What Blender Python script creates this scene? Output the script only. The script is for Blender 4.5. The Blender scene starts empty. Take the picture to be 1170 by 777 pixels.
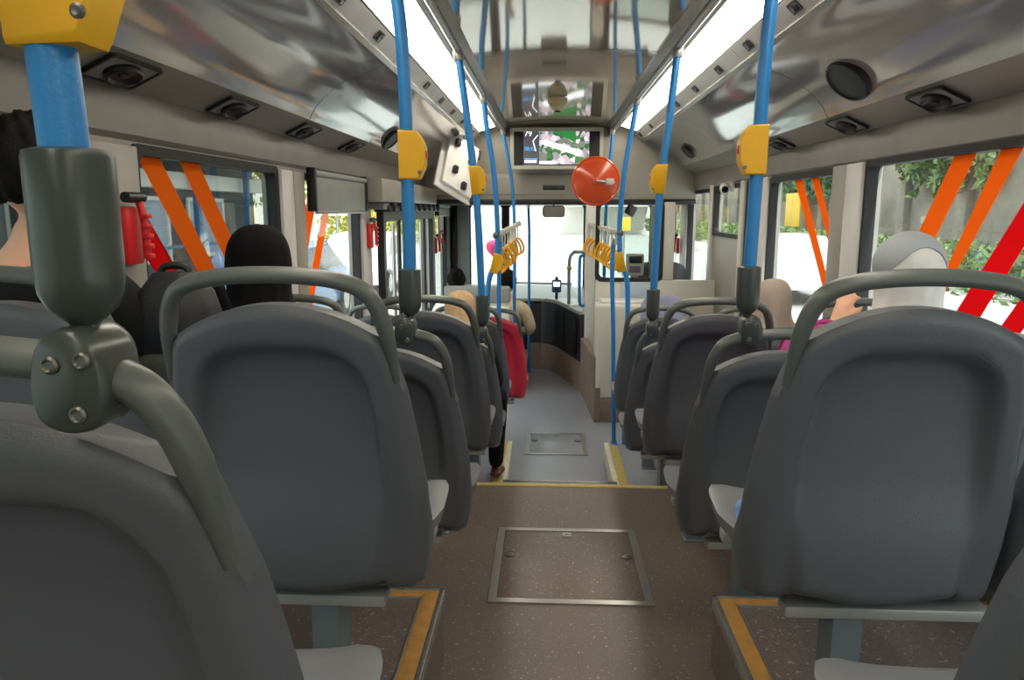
import bpy, bmesh, math, random
from mathutils import Vector, Matrix
random.seed(7)
COL = bpy.context.scene.collection
PI = math.pi
SC = bpy.context.scene

# ------------------------------------------------------------------ camera
F, CX, CY = 850.0, 585.0, 388.5
PITCH = math.radians(9.88)
YAW = math.atan(42 / 850 * math.cos(PITCH))
CAM = Vector((-.068, 0, 1.21))
FW = Vector((-math.sin(YAW) * math.cos(PITCH), math.cos(YAW) * math.cos(PITCH), -math.sin(PITCH)))
RT = Vector((math.cos(YAW), math.sin(YAW), 0))
UP = RT.cross(FW)
cd = bpy.data.cameras.new('camera')
cd.sensor_width = 36
cd.lens = F / 1170 * 36
cd.clip_start = .02
cam = bpy.data.objects.new('camera', cd)
m4 = Matrix((RT, UP, -FW)).transposed().to_4x4()
m4.translation = CAM
cam.matrix_world = m4
COL.objects.link(cam)
SC.camera = cam


def ray(x, y):
    return FW + RT * ((x - CX) / F) - UP * ((y - CY) / F)


def at(x, y, **k):
    """where the line of sight through a photograph point meets a plane X=, Y= or Z= of the bus"""
    d = ray(x, y)
    (a, v), = k.items()
    i = 'XYZ'.index(a)
    return CAM + d * ((v - CAM[i]) / d[i])


# ------------------------------------------------------------------ materials
def lin(h):
    h = h.lstrip('#')
    o = []
    for i in (0, 2, 4):
        c = int(h[i:i + 2], 16) / 255
        o.append(c / 12.92 if c <= .04045 else ((c + .055) / 1.055) ** 2.4)
    return (*o, 1)


MATS = {}


def mat(name, hexc, rough=.5, metal=0., var=.06, scale=8., bump=0., bscale=200., coat=0., spec=.5):
    m = bpy.data.materials.new(name)
    m.use_nodes = True
    nt = m.node_tree
    p = nt.nodes['Principled BSDF']
    c = lin(hexc)
    tc = nt.nodes.new('ShaderNodeTexCoord')
    n = nt.nodes.new('ShaderNodeTexNoise')
    n.inputs['Scale'].default_value = scale
    n.inputs['Detail'].default_value = 4
    nt.links.new(tc.outputs['Object'], n.inputs['Vector'])
    r = nt.nodes.new('ShaderNodeValToRGB')
    r.color_ramp.elements[0].position = .3
    r.color_ramp.elements[1].position = .7
    r.color_ramp.elements[0].color = (*[v * (1 - var) for v in c[:3]], 1)
    r.color_ramp.elements[1].color = (*[min(1, v * (1 + var)) for v in c[:3]], 1)
    nt.links.new(n.outputs['Fac'], r.inputs['Fac'])
    nt.links.new(r.outputs['Color'], p.inputs['Base Color'])
    p.inputs['Roughness'].default_value = rough
    p.inputs['Metallic'].default_value = metal
    p.inputs['Specular IOR Level'].default_value = spec
    if coat:
        p.inputs['Coat Weight'].default_value = coat
        p.inputs['Coat Roughness'].default_value = .08
    if bump:
        b = nt.nodes.new('ShaderNodeBump')
        b.inputs['Strength'].default_value = bump
        b.inputs['Distance'].default_value = .002
        n2 = nt.nodes.new('ShaderNodeTexNoise')
        n2.inputs['Scale'].default_value = bscale
        nt.links.new(tc.outputs['Object'], n2.inputs['Vector'])
        nt.links.new(n2.outputs['Fac'], b.inputs['Height'])
        nt.links.new(b.outputs['Normal'], p.inputs['Normal'])
    MATS[name] = m
    return m


def floor_mat(name, base, speck, rough):
    m = mat(name, base, rough, var=.12, scale=3.)
    nt = m.node_tree
    p = nt.nodes['Principled BSDF']
    ramp = [n for n in nt.nodes if n.type == 'VALTORGB'][0]
    tc = [n for n in nt.nodes if n.type == 'TEX_COORD'][0]
    prev = ramp.outputs['Color']
    for sc, lo, hi, col, amt in ((90, .66, .72, speck, .8), (150, .64, .72, '#3b3431', .55), (24, .5, .72, '#5c5049', .35), (320, .45, .75, speck, .35)):
        n = nt.nodes.new('ShaderNodeTexNoise')
        n.inputs['Scale'].default_value = sc
        n.inputs['Detail'].default_value = 1
        nt.links.new(tc.outputs['Object'], n.inputs['Vector'])
        mr = nt.nodes.new('ShaderNodeMapRange')
        mr.inputs['From Min'].default_value = lo
        mr.inputs['From Max'].default_value = hi
        mr.inputs['To Max'].default_value = amt
        nt.links.new(n.outputs['Fac'], mr.inputs['Value'])
        mx = nt.nodes.new('ShaderNodeMix')
        mx.data_type = 'RGBA'
        nt.links.new(mr.outputs['Result'], mx.inputs['Factor'])
        nt.links.new(prev, mx.inputs[6])
        mx.inputs[7].default_value = lin(col)
        prev = mx.outputs[2]
    nt.links.new(prev, p.inputs['Base Color'])
    # worn, uneven gloss
    n = nt.nodes.new('ShaderNodeTexNoise')
    n.inputs['Scale'].default_value = 5
    n.inputs['Detail'].default_value = 6
    nt.links.new(tc.outputs['Object'], n.inputs['Vector'])
    mr = nt.nodes.new('ShaderNodeMapRange')
    mr.inputs['To Min'].default_value = rough - .1
    mr.inputs['To Max'].default_value = rough + .12
    nt.links.new(n.outputs['Fac'], mr.inputs['Value'])
    nt.links.new(mr.outputs['Result'], p.inputs['Roughness'])
    return m


def glass_mat(name, tint, refl=1.0):
    m = bpy.data.materials.new(name)
    m.use_nodes = True
    nt = m.node_tree
    nt.nodes.clear()
    o = nt.nodes.new('ShaderNodeOutputMaterial')
    mx = nt.nodes.new('ShaderNodeMixShader')
    t = nt.nodes.new('ShaderNodeBsdfTransparent')
    t.inputs['Color'].default_value = lin(tint)
    g = nt.nodes.new('ShaderNodeBsdfGlossy')
    g.inputs['Roughness'].default_value = .01
    fr = nt.nodes.new('ShaderNodeFresnel')
    fr.inputs['IOR'].default_value = 1.5
    mu = nt.nodes.new('ShaderNodeMath')
    mu.operation = 'MULTIPLY'
    mu.inputs[1].default_value = refl
    ge = nt.nodes.new('ShaderNodeNewGeometry')
    inv = nt.nodes.new('ShaderNodeMath')
    inv.operation = 'SUBTRACT'
    inv.inputs[0].default_value = 1
    nt.links.new(ge.outputs['Backfacing'], inv.inputs[1])
    front = nt.nodes.new('ShaderNodeMath')
    front.operation = 'MULTIPLY'
    nt.links.new(fr.outputs[0], mu.inputs[0])
    nt.links.new(mu.outputs[0], front.inputs[0])
    nt.links.new(inv.outputs[0], front.inputs[1])
    nt.links.new(front.outputs[0], mx.inputs[0])
    nt.links.new(t.outputs[0], mx.inputs[1])
    nt.links.new(g.outputs[0], mx.inputs[2])
    nt.links.new(mx.outputs[0], o.inputs[0])
    MATS[name] = m
    return m


def film_mat(name, hexc, see=.18):
    """perforated coloured film on glass: some light through it, a little of the view too"""
    m = bpy.data.materials.new(name)
    m.use_nodes = True
    nt = m.node_tree
    nt.nodes.clear()
    c = lin(hexc)
    o = nt.nodes.new('ShaderNodeOutputMaterial')
    d = nt.nodes.new('ShaderNodeBsdfDiffuse')
    d.inputs['Color'].default_value = c
    tl = nt.nodes.new('ShaderNodeBsdfTranslucent')
    tl.inputs['Color'].default_value = c
    tr = nt.nodes.new('ShaderNodeBsdfTransparent')
    tr.inputs['Color'].default_value = (*[.3 + .7 * v for v in c[:3]], 1)
    a = nt.nodes.new('ShaderNodeMixShader')
    a.inputs[0].default_value = .6
    b = nt.nodes.new('ShaderNodeMixShader')
    b.inputs[0].default_value = see
    nt.links.new(d.outputs[0], a.inputs[1])
    nt.links.new(tl.outputs[0], a.inputs[2])
    nt.links.new(a.outputs[0], b.inputs[1])
    nt.links.new(tr.outputs[0], b.inputs[2])
    nt.links.new(b.outputs[0], o.inputs[0])
    MATS[name] = m
    return m


def emit_mat(name, hexc, s):
    m = mat(name, hexc, .4)
    p = m.node_tree.nodes['Principled BSDF']
    p.inputs['Emission Color'].default_value = lin(hexc)
    p.inputs['Emission Strength'].default_value = s
    return m


def screen_map_mat():
    m = bpy.data.materials.new('screen_picture')
    m.use_nodes = True
    nt = m.node_tree
    p = nt.nodes['Principled BSDF']
    p.inputs['Base Color'].default_value = (.01, .01, .01, 1)
    p.inputs['Roughness'].default_value = .2
    tc = nt.nodes.new('ShaderNodeTexCoord')
    v = nt.nodes.new('ShaderNodeTexVoronoi')
    v.inputs['Scale'].default_value = 26
    nt.links.new(tc.outputs['Object'], v.inputs['Vector'])
    r = nt.nodes.new('ShaderNodeValToRGB')
    r.color_ramp.interpolation = 'CONSTANT'
    cols = ['#9a8f98', '#3f6f3c', '#c9c2c6', '#6d7468', '#b9a7b0', '#2f5a35', '#8d8a92', '#e4e0e4']
    r.color_ramp.elements[0].color = lin(cols[0])
    r.color_ramp.elements[1].position = .13
    r.color_ramp.elements[1].color = lin(cols[1])
    for i, c in enumerate(cols[2:]):
        e = r.color_ramp.elements.new(.25 + i * .12)
        e.color = lin(c)
    nt.links.new(v.outputs['Color'], r.inputs['Fac'])
    nt.links.new(r.outputs['Color'], p.inputs['Emission Color'])
    p.inputs['Emission Strength'].default_value = 1.0
    MATS['screen_picture'] = m
    return m


M_shell = mat('seat_plastic', '#53565c', .42, var=.03, scale=3, bump=.25, bscale=420)
M_handle = mat('handle_plastic', '#535856', .38, var=.03, scale=4)
M_pan = mat('pan_plastic', '#6f7074', .35, var=.03)
M_red_shell = mat('red_plastic', '#c4283f', .4, var=.03)
M_lav = mat('lavender_plastic', '#8f8fa6', .45, var=.04)
M_cush = mat('cushion_fabric', '#5b78ab', .9, var=.25, scale=40, bump=.5, bscale=500)
M_frame = mat('frame_steel', '#717e85', .4, .3, var=.05)
M_bar = mat('bar_steel', '#a3a6a4', .4, .3, var=.05)
M_blue = mat('pole_blue', '#277bbd', .36, var=.05, scale=20, bump=.2, bscale=300)
M_sleeve = mat('sleeve_plastic', '#3c433f', .28, var=.04)
M_yel = mat('yellow_plastic', '#dba50e', .45, var=.05)
M_yelring = mat('ring_plastic', '#eda914', .4, var=.06)
M_steel = mat('brushed_steel', '#b9b9b6', .32, .85, var=.05)
M_chrome = mat('rail_aluminium', '#b3b3b0', .25, .8, var=.04)
M_screw = mat('screw_steel', '#6a6a66', .4, .7)
M_black = mat('black_plastic', '#17181a', .4, var=.1)
M_rubber = mat('black_rubber', '#141414', .6, var=.1)
M_floor = floor_mat('aisle_vinyl', '#61564f', '#a89c8d', .42)
M_plinth = floor_mat('platform_vinyl', '#5a504e', '#a3968c', .45)
M_low = mat('low_vinyl', '#8d919b', .30, var=.05, scale=30)
M_kick = floor_mat('kick_vinyl', '#7a675b', '#a39385', .5)
M_orange_trim = mat('orange_tread', '#a97b3c', .6, var=.15, scale=30, bump=.4)
M_cream_trim = mat('cream_tread', '#d6d2bd', .55, var=.12, scale=30)
M_ytread = mat('yellow_tread', '#b8a55f', .6, var=.12, scale=30)
M_wall = mat('wall_panel', '#989389', .4, var=.06, scale=4)
M_band = mat('band_panel', '#827d76', .33, var=.1, scale=5)
M_white = mat('pillar_white', '#d2cfca', .35, var=.04)
M_cove = mat('cove_gloss', '#c0bcb9', .09, .25, var=.05, scale=2.5, bump=.05, bscale=6, coat=1., spec=.8)
M_switch = mat('switch_strip', '#b1aeaa', .3, .3, var=.04)
M_ceil = mat('ceiling_gloss', '#bdb19e', .06, .45, var=.06, scale=2, bump=.10, bscale=5)
M_seam = mat('seam_dark', '#55504a', .5)
M_cream = mat('cream_plastic', '#c6c3b6', .4, var=.04)
M_panelgrey = mat('panel_grey', '#8c918c', .45, var=.05)
M_pale = mat('panel_pale_blue', '#a8b4c6', .4, var=.05)
M_dash = mat('dash_black', '#2b2e33', .35, var=.1)
M_redglow = mat('red_plastic_tool', '#d22a2e', .35, var=.05)
M_mirror_red = mat('disc_orange_red', '#cf4f26', .22, var=.04, coat=.6)
M_dome = mat('dome_cream', '#d8c79a', .3, var=.04)
M_skin = mat('skin', '#b9805f', .5, var=.06, scale=15)
M_skin2 = mat('skin_fair', '#d3a184', .5, var=.06, scale=15)
M_hair = mat('hair_black', '#0d0b0a', .75, spec=.2, var=.3, scale=60, bump=.8, bscale=150)
M_blackcloth = mat('cloth_black', '#111214', .9, spec=.25, var=.2, scale=20, bump=.6, bscale=90)
M_blackscarf = mat('scarf_black', '#0b0b0c', .9, spec=.2, var=.2, scale=12, bump=.4, bscale=60)
M_whitescarf = mat('scarf_white', '#d2d1cd', .8, var=.06, scale=12, bump=.4, bscale=60)
M_greyband = mat('scarf_grey', '#9aa0a6', .7, var=.06)
M_beige = mat('scarf_beige', '#ab988a', .7, var=.06, scale=10, bump=.4, bscale=60)
M_tan = mat('scarf_tan', '#c7a67d', .8, var=.16, scale=40, bump=.6, bscale=80)
M_mag = mat('cloth_magenta', '#b03a80', .8, var=.1)
M_beigecloth = mat('cloth_beige', '#d3c0a0', .8, var=.1)
M_navy = mat('cloth_navy', '#2a3348', .85, var=.15)
M_leather = mat('sandal_leather', '#6b3b26', .5, var=.1)
M_bag = mat('bag_black', '#16171a', .55, var=.2, scale=18, bump=.4, bscale=200)
M_bagpanel = mat('bag_grey', '#34372f', .5, var=.15, scale=18, bump=.4, bscale=200)
M_glass = glass_mat('window_glass', '#e6ebe8', .9)
M_glass_t = glass_mat('window_glass_tinted', '#b5bcb9', 1.3)
M_orange = film_mat('film_orange', '#f2882c', .12)
M_redfilm = film_mat('film_red', '#e8252f', .06)
M_palefilm = film_mat('film_pale', '#f7b9a0', .3)
M_tube = emit_mat('light_diffuser', '#fff6e2', 6.5)
M_lens = mat('lens_black', '#0c0c0d', .15)
M_scr_dark = emit_mat('screen_dark', '#4b4a50', .6)
M_scr_text = emit_mat('screen_text', '#f2f2f2', 1.1)
M_scr_blue = emit_mat('screen_blue', '#4aa3dd', .9)
M_scr_white = emit_mat('screen_white', '#dfe4ee', 1.1)
M_scr_green = emit_mat('screen_green', '#2f7a3a', .7)
M_map = screen_map_mat()
M_mirror = mat('mirror_glass', '#c8c8c8', .04, 1.)
# outside
M_asphalt = mat('asphalt', '#a6a5a3', .9, var=.1, scale=1.5)
M_concrete = mat('concrete_wall', '#877f74', .9, var=.3, scale=.9)
M_pave = mat('paving', '#cfcac2', .9, var=.08, scale=1)
M_leaf = mat('leaf_green', '#6d8150', .7, var=.45, scale=3)
M_leafy = mat('leaf_yellow_green', '#a9a548', .7, var=.45, scale=3)
M_leafd = mat('leaf_deep', '#4f7348', .7, var=.45, scale=3)
M_trunk = mat('bark', '#6d5b4c', .9, var=.2)
M_bldg = mat('building_plaster', '#e6e3dd', .8, var=.04, scale=.4)
M_bldg_d = mat('building_dark', '#54585b', .7, var=.25, scale=.8)
M_bluesteel = mat('scaffold_blue', '#3f6f9c', .5, var=.1)
M_carw = mat('car_white', '#d9dadb', .25, var=.02, coat=.5)
M_carb = mat('car_blue', '#4d6f9c', .25, var=.02, coat=.5)
M_cart = mat('car_glass', '#20262b', .1)
M_tyre = mat('tyre', '#1c1c1c', .8)
M_pink = mat('balloon_pink', '#f04a86', .4, var=.03)
M_ysign = mat('sign_yellow', '#e0b534', .6, var=.05)
M_wsign = mat('sign_white', '#efece6', .5, var=.03)


# ------------------------------------------------------------------ mesh helpers
def link(o, parent=None):
    COL.objects.link(o)
    if parent is not None:
        o.parent = parent
    return o


def build(name, bm, material, parent=None, angle=40, loc=None):
    bmesh.ops.recalc_face_normals(bm, faces=bm.faces)
    me = bpy.data.meshes.new(name)
    bm.to_mesh(me)
    bm.free()
    for p in me.polygons:
        p.use_smooth = True
    me.set_sharp_from_angle(angle=math.radians(angle))
    for m in (material if isinstance(material, (list, tuple)) else [material]):
        me.materials.append(m)
    o = bpy.data.objects.new(name, me)
    if loc is not None:
        o.location = loc
    return link(o, parent)


def empty(name, loc, label=None, cat=None, group=None, rz=0):
    o = bpy.data.objects.new(name, None)
    o.empty_display_size = .05
    o.location = loc
    o.rotation_euler = (0, 0, rz)
    tag(o, label, cat, group)
    return link(o)


def tag(o, label=None, cat=None, group=None, kind=None):
    if label:
        o['label'] = label
    if cat:
        o['category'] = cat
    if group:
        o['group'] = group
    if kind:
        o['kind'] = kind
    return o


def struct(name, bm, material, parent=None, angle=40):
    o = build(name, bm, material, parent, angle)
    if parent is None:
        o['kind'] = 'structure'
    return o


def copy_tree(o, parent=None):
    c = o.copy()
    COL.objects.link(c)
    c.parent = parent
    for ch in list(o.children):
        copy_tree(ch, c)
    return c


def NB():
    return bmesh.new()


def box(bm, x0, x1, y0, y1, z0, z1, r=0., seg=2, M=None):
    t = bmesh.new()
    bmesh.ops.create_cube(t, size=1)
    for v in t.verts:
        v.co = Vector(((x0 + x1) / 2 + v.co.x * (x1 - x0), (y0 + y1) / 2 + v.co.y * (y1 - y0), (z0 + z1) / 2 + v.co.z * (z1 - z0)))
    if r > 0:
        bmesh.ops.bevel(t, geom=t.edges[:], offset=r, segments=seg, profile=.5, affect='EDGES')
    return merge(bm, t, M)


def merge(bm, t, M=None):
    if M is not None:
        bmesh.ops.transform(t, matrix=M, verts=t.verts)
    me = bpy.data.meshes.new('tmp')
    t.to_mesh(me)
    t.free()
    bm.from_mesh(me)
    bpy.data.meshes.remove(me)
    return bm


def loft(bm, loops, cap0=True, cap1=True, close=True):
    rows = [[bm.verts.new(p) for p in L] for L in loops]
    n = len(rows[0])
    for a, b in zip(rows, rows[1:]):
        for i in range(n if close else n - 1):
            j = (i + 1) % n
            bm.faces.new((a[i], a[j], b[j], b[i]))
    if cap0:
        bm.faces.new(rows[0][::-1])
    if cap1:
        bm.faces.new(rows[-1])
    return rows


def tube(bm, pts, r, seg=14, closed=False, flat=None, upv=None):
    """r: radius or list; flat=(a,b) elliptical radii along the two frame axes"""
    pts = [Vector(p) for p in pts]
    n = len(pts)
    loops = []
    t0 = (pts[1] - pts[0]).normalized()
    ref = Vector(upv) if upv else (Vector((0, 0, 1)) if abs(t0.z) < .9 else Vector((0, 1, 0)))
    nrm = (ref - t0 * ref.dot(t0)).normalized()
    prev = t0
    for i in range(n):
        if closed:
            t = (pts[(i + 1) % n] - pts[i - 1]).normalized()
        elif i == 0:
            t = t0
        elif i == n - 1:
            t = (pts[i] - pts[i - 1]).normalized()
        else:
            t = (pts[i + 1] - pts[i - 1]).normalized()
        q = prev.rotation_difference(t)
        nrm = q @ nrm
        nrm = (nrm - t * nrm.dot(t)).normalized()
        prev = t
        b = t.cross(nrm)
        rr = r[i] if isinstance(r, (list, tuple)) else r
        fa, fb = flat if flat else (1, 1)
        loops.append([pts[i] + nrm * (math.cos(k * 2 * PI / seg) * rr * fa) + b * (math.sin(k * 2 * PI / seg) * rr * fb) for k in range(seg)])
    if closed:
        loops.append(loops[0])
        rows = loft(bm, loops, False, False)
        bmesh.ops.remove_doubles(bm, verts=bm.verts, dist=1e-5)
    else:
        loft(bm, loops)
    return bm


def spline(pts, n=8, closed=False):
    pts = [Vector(p) for p in pts]
    out = []
    m = len(pts)
    rng = range(m if closed else m - 1)
    for i in rng:
        if closed:
            p0, p1, p2, p3 = pts[i - 1], pts[i], pts[(i + 1) % m], pts[(i + 2) % m]
        else:
            p1, p2 = pts[i], pts[i + 1]
            p0 = pts[i - 1] if i else p1 * 2 - p2
            p3 = pts[i + 2] if i + 2 < m else p2 * 2 - p1
        for k in range(n):
            t = k / n
            out.append(.5 * ((2 * p1) + (p2 - p0) * t + (2 * p0 - 5 * p1 + 4 * p2 - p3) * t * t + (3 * p1 - p0 - 3 * p2 + p3) * t ** 3))
    if not closed:
        out.append(pts[-1])
    return out


def lathe(bm, prof, M=None, seg=24):
    t = bmesh.new()
    loops = [[(r * math.cos(k * 2 * PI / seg), r * math.sin(k * 2 * PI / seg), z) for k in range(seg)] for r, z in prof]
    loft(t, loops)
    return merge(bm, t, M)


def ball(bm, c, r, seg=20, sc=(1, 1, 1), M=None):
    t = bmesh.new()
    bmesh.ops.create_uvsphere(t, u_segments=seg, v_segments=seg // 2 + 2, radius=r)
    for v in t.verts:
        v.co = Vector((v.co.x * sc[0] + c[0], v.co.y * sc[1] + c[1], v.co.z * sc[2] + c[2]))
    return merge(bm, t, M)


def prism(bm, poly, o, ax, ay, thick):
    """polygon (2-d) in the plane o + u*ax + v*ay, given a thickness along ax x ay"""
    o, ax, ay = Vector(o), Vector(ax).normalized(), Vector(ay).normalized()
    n = ax.cross(ay).normalized() * thick
    a = [o + ax * u + ay * v for u, v in poly]
    loft(bm, [a, [p + n for p in a]])
    return bm


def rrect(w, h, r, n=5):
    """rounded rectangle polygon centred on 0"""
    out = []
    for cx, cy, a0 in ((w / 2 - r, h / 2 - r, 0), (-w / 2 + r, h / 2 - r, 90), (-w / 2 + r, -h / 2 + r, 180), (w / 2 - r, -h / 2 + r, 270)):
        for k in range(n + 1):
            a = math.radians(a0 + 90 * k / n)
            out.append((cx + r * math.cos(a), cy + r * math.sin(a)))
    return out


def ring_prism(bm, outer, inner, o, ax, ay, thick):
    o, ax, ay = Vector(o), Vector(ax).normalized(), Vector(ay).normalized()
    n = ax.cross(ay).normalized() * thick
    A = [o + ax * u + ay * v for u, v in outer]
    B = [o + ax * u + ay * v for u, v in inner]
    loops = [A, [p + n for p in A], [p + n for p in B], B, A]
    loft(bm, loops, False, False)
    bmesh.ops.remove_doubles(bm, verts=bm.verts, dist=1e-6)
    return bm


def basis_at(p, x, y, z):
    m = Matrix((Vector(x).normalized(), Vector(y).normalized(), Vector(z).normalized())).transposed().to_4x4()
    m.translation = Vector(p)
    return m


def aim(p, d, up=(0, 0, 1)):
    """local z along d"""
    z = Vector(d).normalized()
    u = Vector(up)
    if abs(z.dot(u)) > .98:
        u = Vector((0, 1, 0))
    x = u.cross(z).normalized()
    return basis_at(p, x, z.cross(x), z)

# ------------------------------------------------------------------ the bus shell
LOW, PLAT, UP0, PLI = -.30, -.20, 0., .20      # levels: low floor, front platforms, aisle floor, rear platforms
YB, YF = -1.6, 8.5                             # rear wall, windscreen
GR = -.70                                      # road outside

bm = box(NB(), -1.25, 1.25, YB, 3.17, -.42, UP0)
struct('floor', bm, M_floor)
bm = box(NB(), -1.25, 1.25, 3.17, YF, -.46, LOW)
struct('floor_front', bm, M_low)
# step tread and its metal edge
bm = box(NB(), -.29, .29, 3.17, 3.62, LOW, -.15)
struct('floor_step', bm, M_low)
bm = box(NB(), -.29, .29, 3.60, 3.625, -.155, -.146, .002)
struct('trim_1', bm, M_steel)
bm = box(NB(), -1.25, 1.25, 3.15, 3.18, -.03, .004, .003)
struct('trim_2', bm, M_ytread)
for s, n in ((-1, 3), (1, 4)):
    xi = .29
    bm = box(NB(), min(s * xi, s * 1.2), max(s * xi, s * 1.2), 3.18, 4.40, LOW, PLAT)
    struct('floor_platform_' + ('left' if s < 0 else 'right'), bm, M_low)
    bm = box(NB(), s * (xi + .035) - .035, s * (xi + .035) + .035, 3.18, 4.41, PLAT, PLAT + .006, .002)
    struct('trim_%d' % n, bm, M_ytread)
    bm = box(NB(), s * (xi + .005) - .014, s * (xi + .005) + .014, 3.18, 4.41, LOW, PLAT + .008, .002)
    struct('trim_%d' % (n + 2), bm, M_cream_trim)
# rear platforms
for s, n in ((-1, 10), (1, 20)):
    xi = .34 if s < 0 else .374
    yf = 1.86

    def bx(a, b, *r, **k):
        return box(NB(), min(s * a, s * b), max(s * a, s * b), *r, **k)
    struct('floor_plinth_' + ('left' if s < 0 else 'right'), bx(xi + .006, 1.2, YB, yf - .006, 0, PLI - .004), M_plinth)
    struct('trim_%d' % n, bx(xi, xi + .014, YB, yf, 0.165, PLI + .002, r=.003), M_chrome)
    struct('trim_%d' % (n + 1), bx(xi + .014, xi + .054, YB, yf - .012, PLI - .01, PLI, r=.002), M_orange_trim)
    struct('trim_%d' % (n + 2), bx(xi + .054, xi + .060, YB, yf - .048, PLI - .01, PLI + .003, r=.002), M_steel)
    struct('trim_%d' % (n + 3), bx(xi + .054, 1.2, yf - .048, yf - .012, PLI - .01, PLI, r=.002), M_orange_trim)
    struct('trim_%d' % (n + 4), bx(xi + .060, 1.2, yf - .054, yf - .048, PLI - .01, PLI + .003, r=.002), M_steel)
    struct('trim_%d' % (n + 5), bx(xi, 1.2, yf - .012, yf, .165, PLI + .002, r=.003), M_chrome)

# side walls: low part, band above the windows
ZW = 1.40
R_OPEN = [(-1.3, .95, .55, 1.40), (1.05, 3.10, .55, 1.40), (3.41, 4.40, .5, 1.385), (4.64, 4.90, .3, 1.385), (5.02, 5.86, 1.03, 1.38), (5.94, 6.88, .3, 1.37), (7.18, 8.30, .3, 1.37)]
L_OPEN = [(-1.3, 1.60, .55, 1.38), (2.02, 3.10, .55, 1.38), (3.40, 4.42, .5, 1.37), (4.72, 6.92, LOW, 1.25), (7.30, 8.20, .2, 1.25)]


def side_wall(name, s, opens):
    bm = NB()
    x0, x1 = sorted((s * 1.2, s * 1.26))
    edges = [YB] + [v for o in opens for v in o[:2]] + [YF]
    for (a, b, z0, z1) in opens:
        if z0 > LOW:
            box(bm, x0, x1, a, b, -.5, z0)
        box(bm, x0, x1, a, b, z1, 2.0)
    for i in range(0, len(edges), 2):
        box(bm, x0, x1, edges[i], edges[i + 1], -.5, 2.0)
    return struct(name, bm, M_wall)


side_wall('wall_right', 1, R_OPEN)
side_wall('wall_left', -1, L_OPEN)
bm = box(NB(), -1.26, 1.26, YB - .06, YB, -.5, 2.05)
struct('wall_back', bm, M_wall)

# pillars seen between the windows: a white inner face beside a grey one
for s, a, b, mt, n in ((1, 3.10, 3.26, M_white, 30), (1, 3.26, 3.41, M_wall, 31), (1, 4.40, 4.63, M_white, 32), (1, 4.91, 5.01, M_cream, 33),
                       (1, 6.89, 7.17, M_white, 34), (1, 5.86, 5.94, M_white, 35), (-1, 3.11, 3.25, M_white, 36), (-1, 3.26, 3.40, M_wall, 37),
                       (-1, 1.62, 2.01, M_wall, 38), (-1, 4.44, 4.66, M_white, 39), (-1, 6.94, 7.28, M_white, 40), (-1, 8.21, 8.44, M_panelgrey, 41), (1, .96, 1.04, M_wall, 42)):
    bm = box(NB(), *sorted((s * 1.175, s * 1.203)), a, b, .3, 1.40 if s > 0 else 1.38, .006)
    struct('trim_%d' % n, bm, mt)

# windows: gasket + pane
wn = 0


def side_window(s, a, b, z0, z1, glass=M_glass, pad=.02):
    global wn
    wn += 1
    yc, zc = (a + b) / 2, (z0 + z1) / 2
    w, h = b - a, z1 - z0
    bm = NB()
    o = (s * 1.19, yc, zc)
    ring_prism(bm, rrect(w + .02, h + .02, .03), rrect(w - 2 * pad, h - 2 * pad, .035), o, (0, s, 0), (0, 0, 1), .045)
    fr = build('window_%d' % wn, bm, M_rubber)
    fr['kind'] = 'structure'
    bm = box(NB(), *sorted((s * 1.222, s * 1.228)), a + pad * .5, b - pad * .5, z0 + pad * .5, z1 - pad * .5)
    build('pane', bm, glass, fr)
    return fr


for o in R_OPEN:
    side_window(1, *o, glass=M_glass)
for i, o in enumerate(L_OPEN):
    if i != 3:
        side_window(-1, *o, glass=M_glass_t if i < 2 else M_glass)

# cross-section above the windows (right half; mirrored for the left)
P_BAND = [(1.20, 1.395), (1.186, 1.41), (1.186, 1.515), (1.19, 1.523)]
P_LEDGE = [(1.19, 1.523), (1.065, 1.582)]
P_COVE = [(1.065, 1.582), (1.035, 1.632), (.985, 1.683), (.915, 1.73), (.825, 1.768), (.725, 1.797)]
P_TRIM = [(.735, 1.792), (.725, 1.785), (.708, 1.797), (.712, 1.806)]
P_SWITCH = [(.712, 1.805), (.66, 1.855)]
P_TUBE = [(.655, 1.86), (.62, 1.868), (.57, 1.884), (.515, 1.902)]
Y_END = 6.6


def sheet(name, prof, s, y0, y1, mt, thick=.012, nseg=1, angle=40):
    """a folded sheet along the bus, thick on its outer side"""
    bm = NB()
    prof = [Vector((x, 0, z)) for x, z in prof]
    nr = []
    for i in range(len(prof)):
        a, b = prof[max(i - 1, 0)], prof[min(i + 1, len(prof) - 1)]
        d = (b - a).normalized()
        nr.append(Vector((-d.z, 0, d.x)))
    nr = [n if (n.x + n.z) > 0 else -n for n in nr]
    poly = prof + [p + n * thick for p, n in zip(prof, nr)][::-1]
    loops = [[(s * p.x, y0 + (y1 - y0) * k / nseg, p.z) for p in poly] for k in range(nseg + 1)]
    loft(bm, loops)
    return struct(name, bm, mt, angle=angle)


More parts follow.
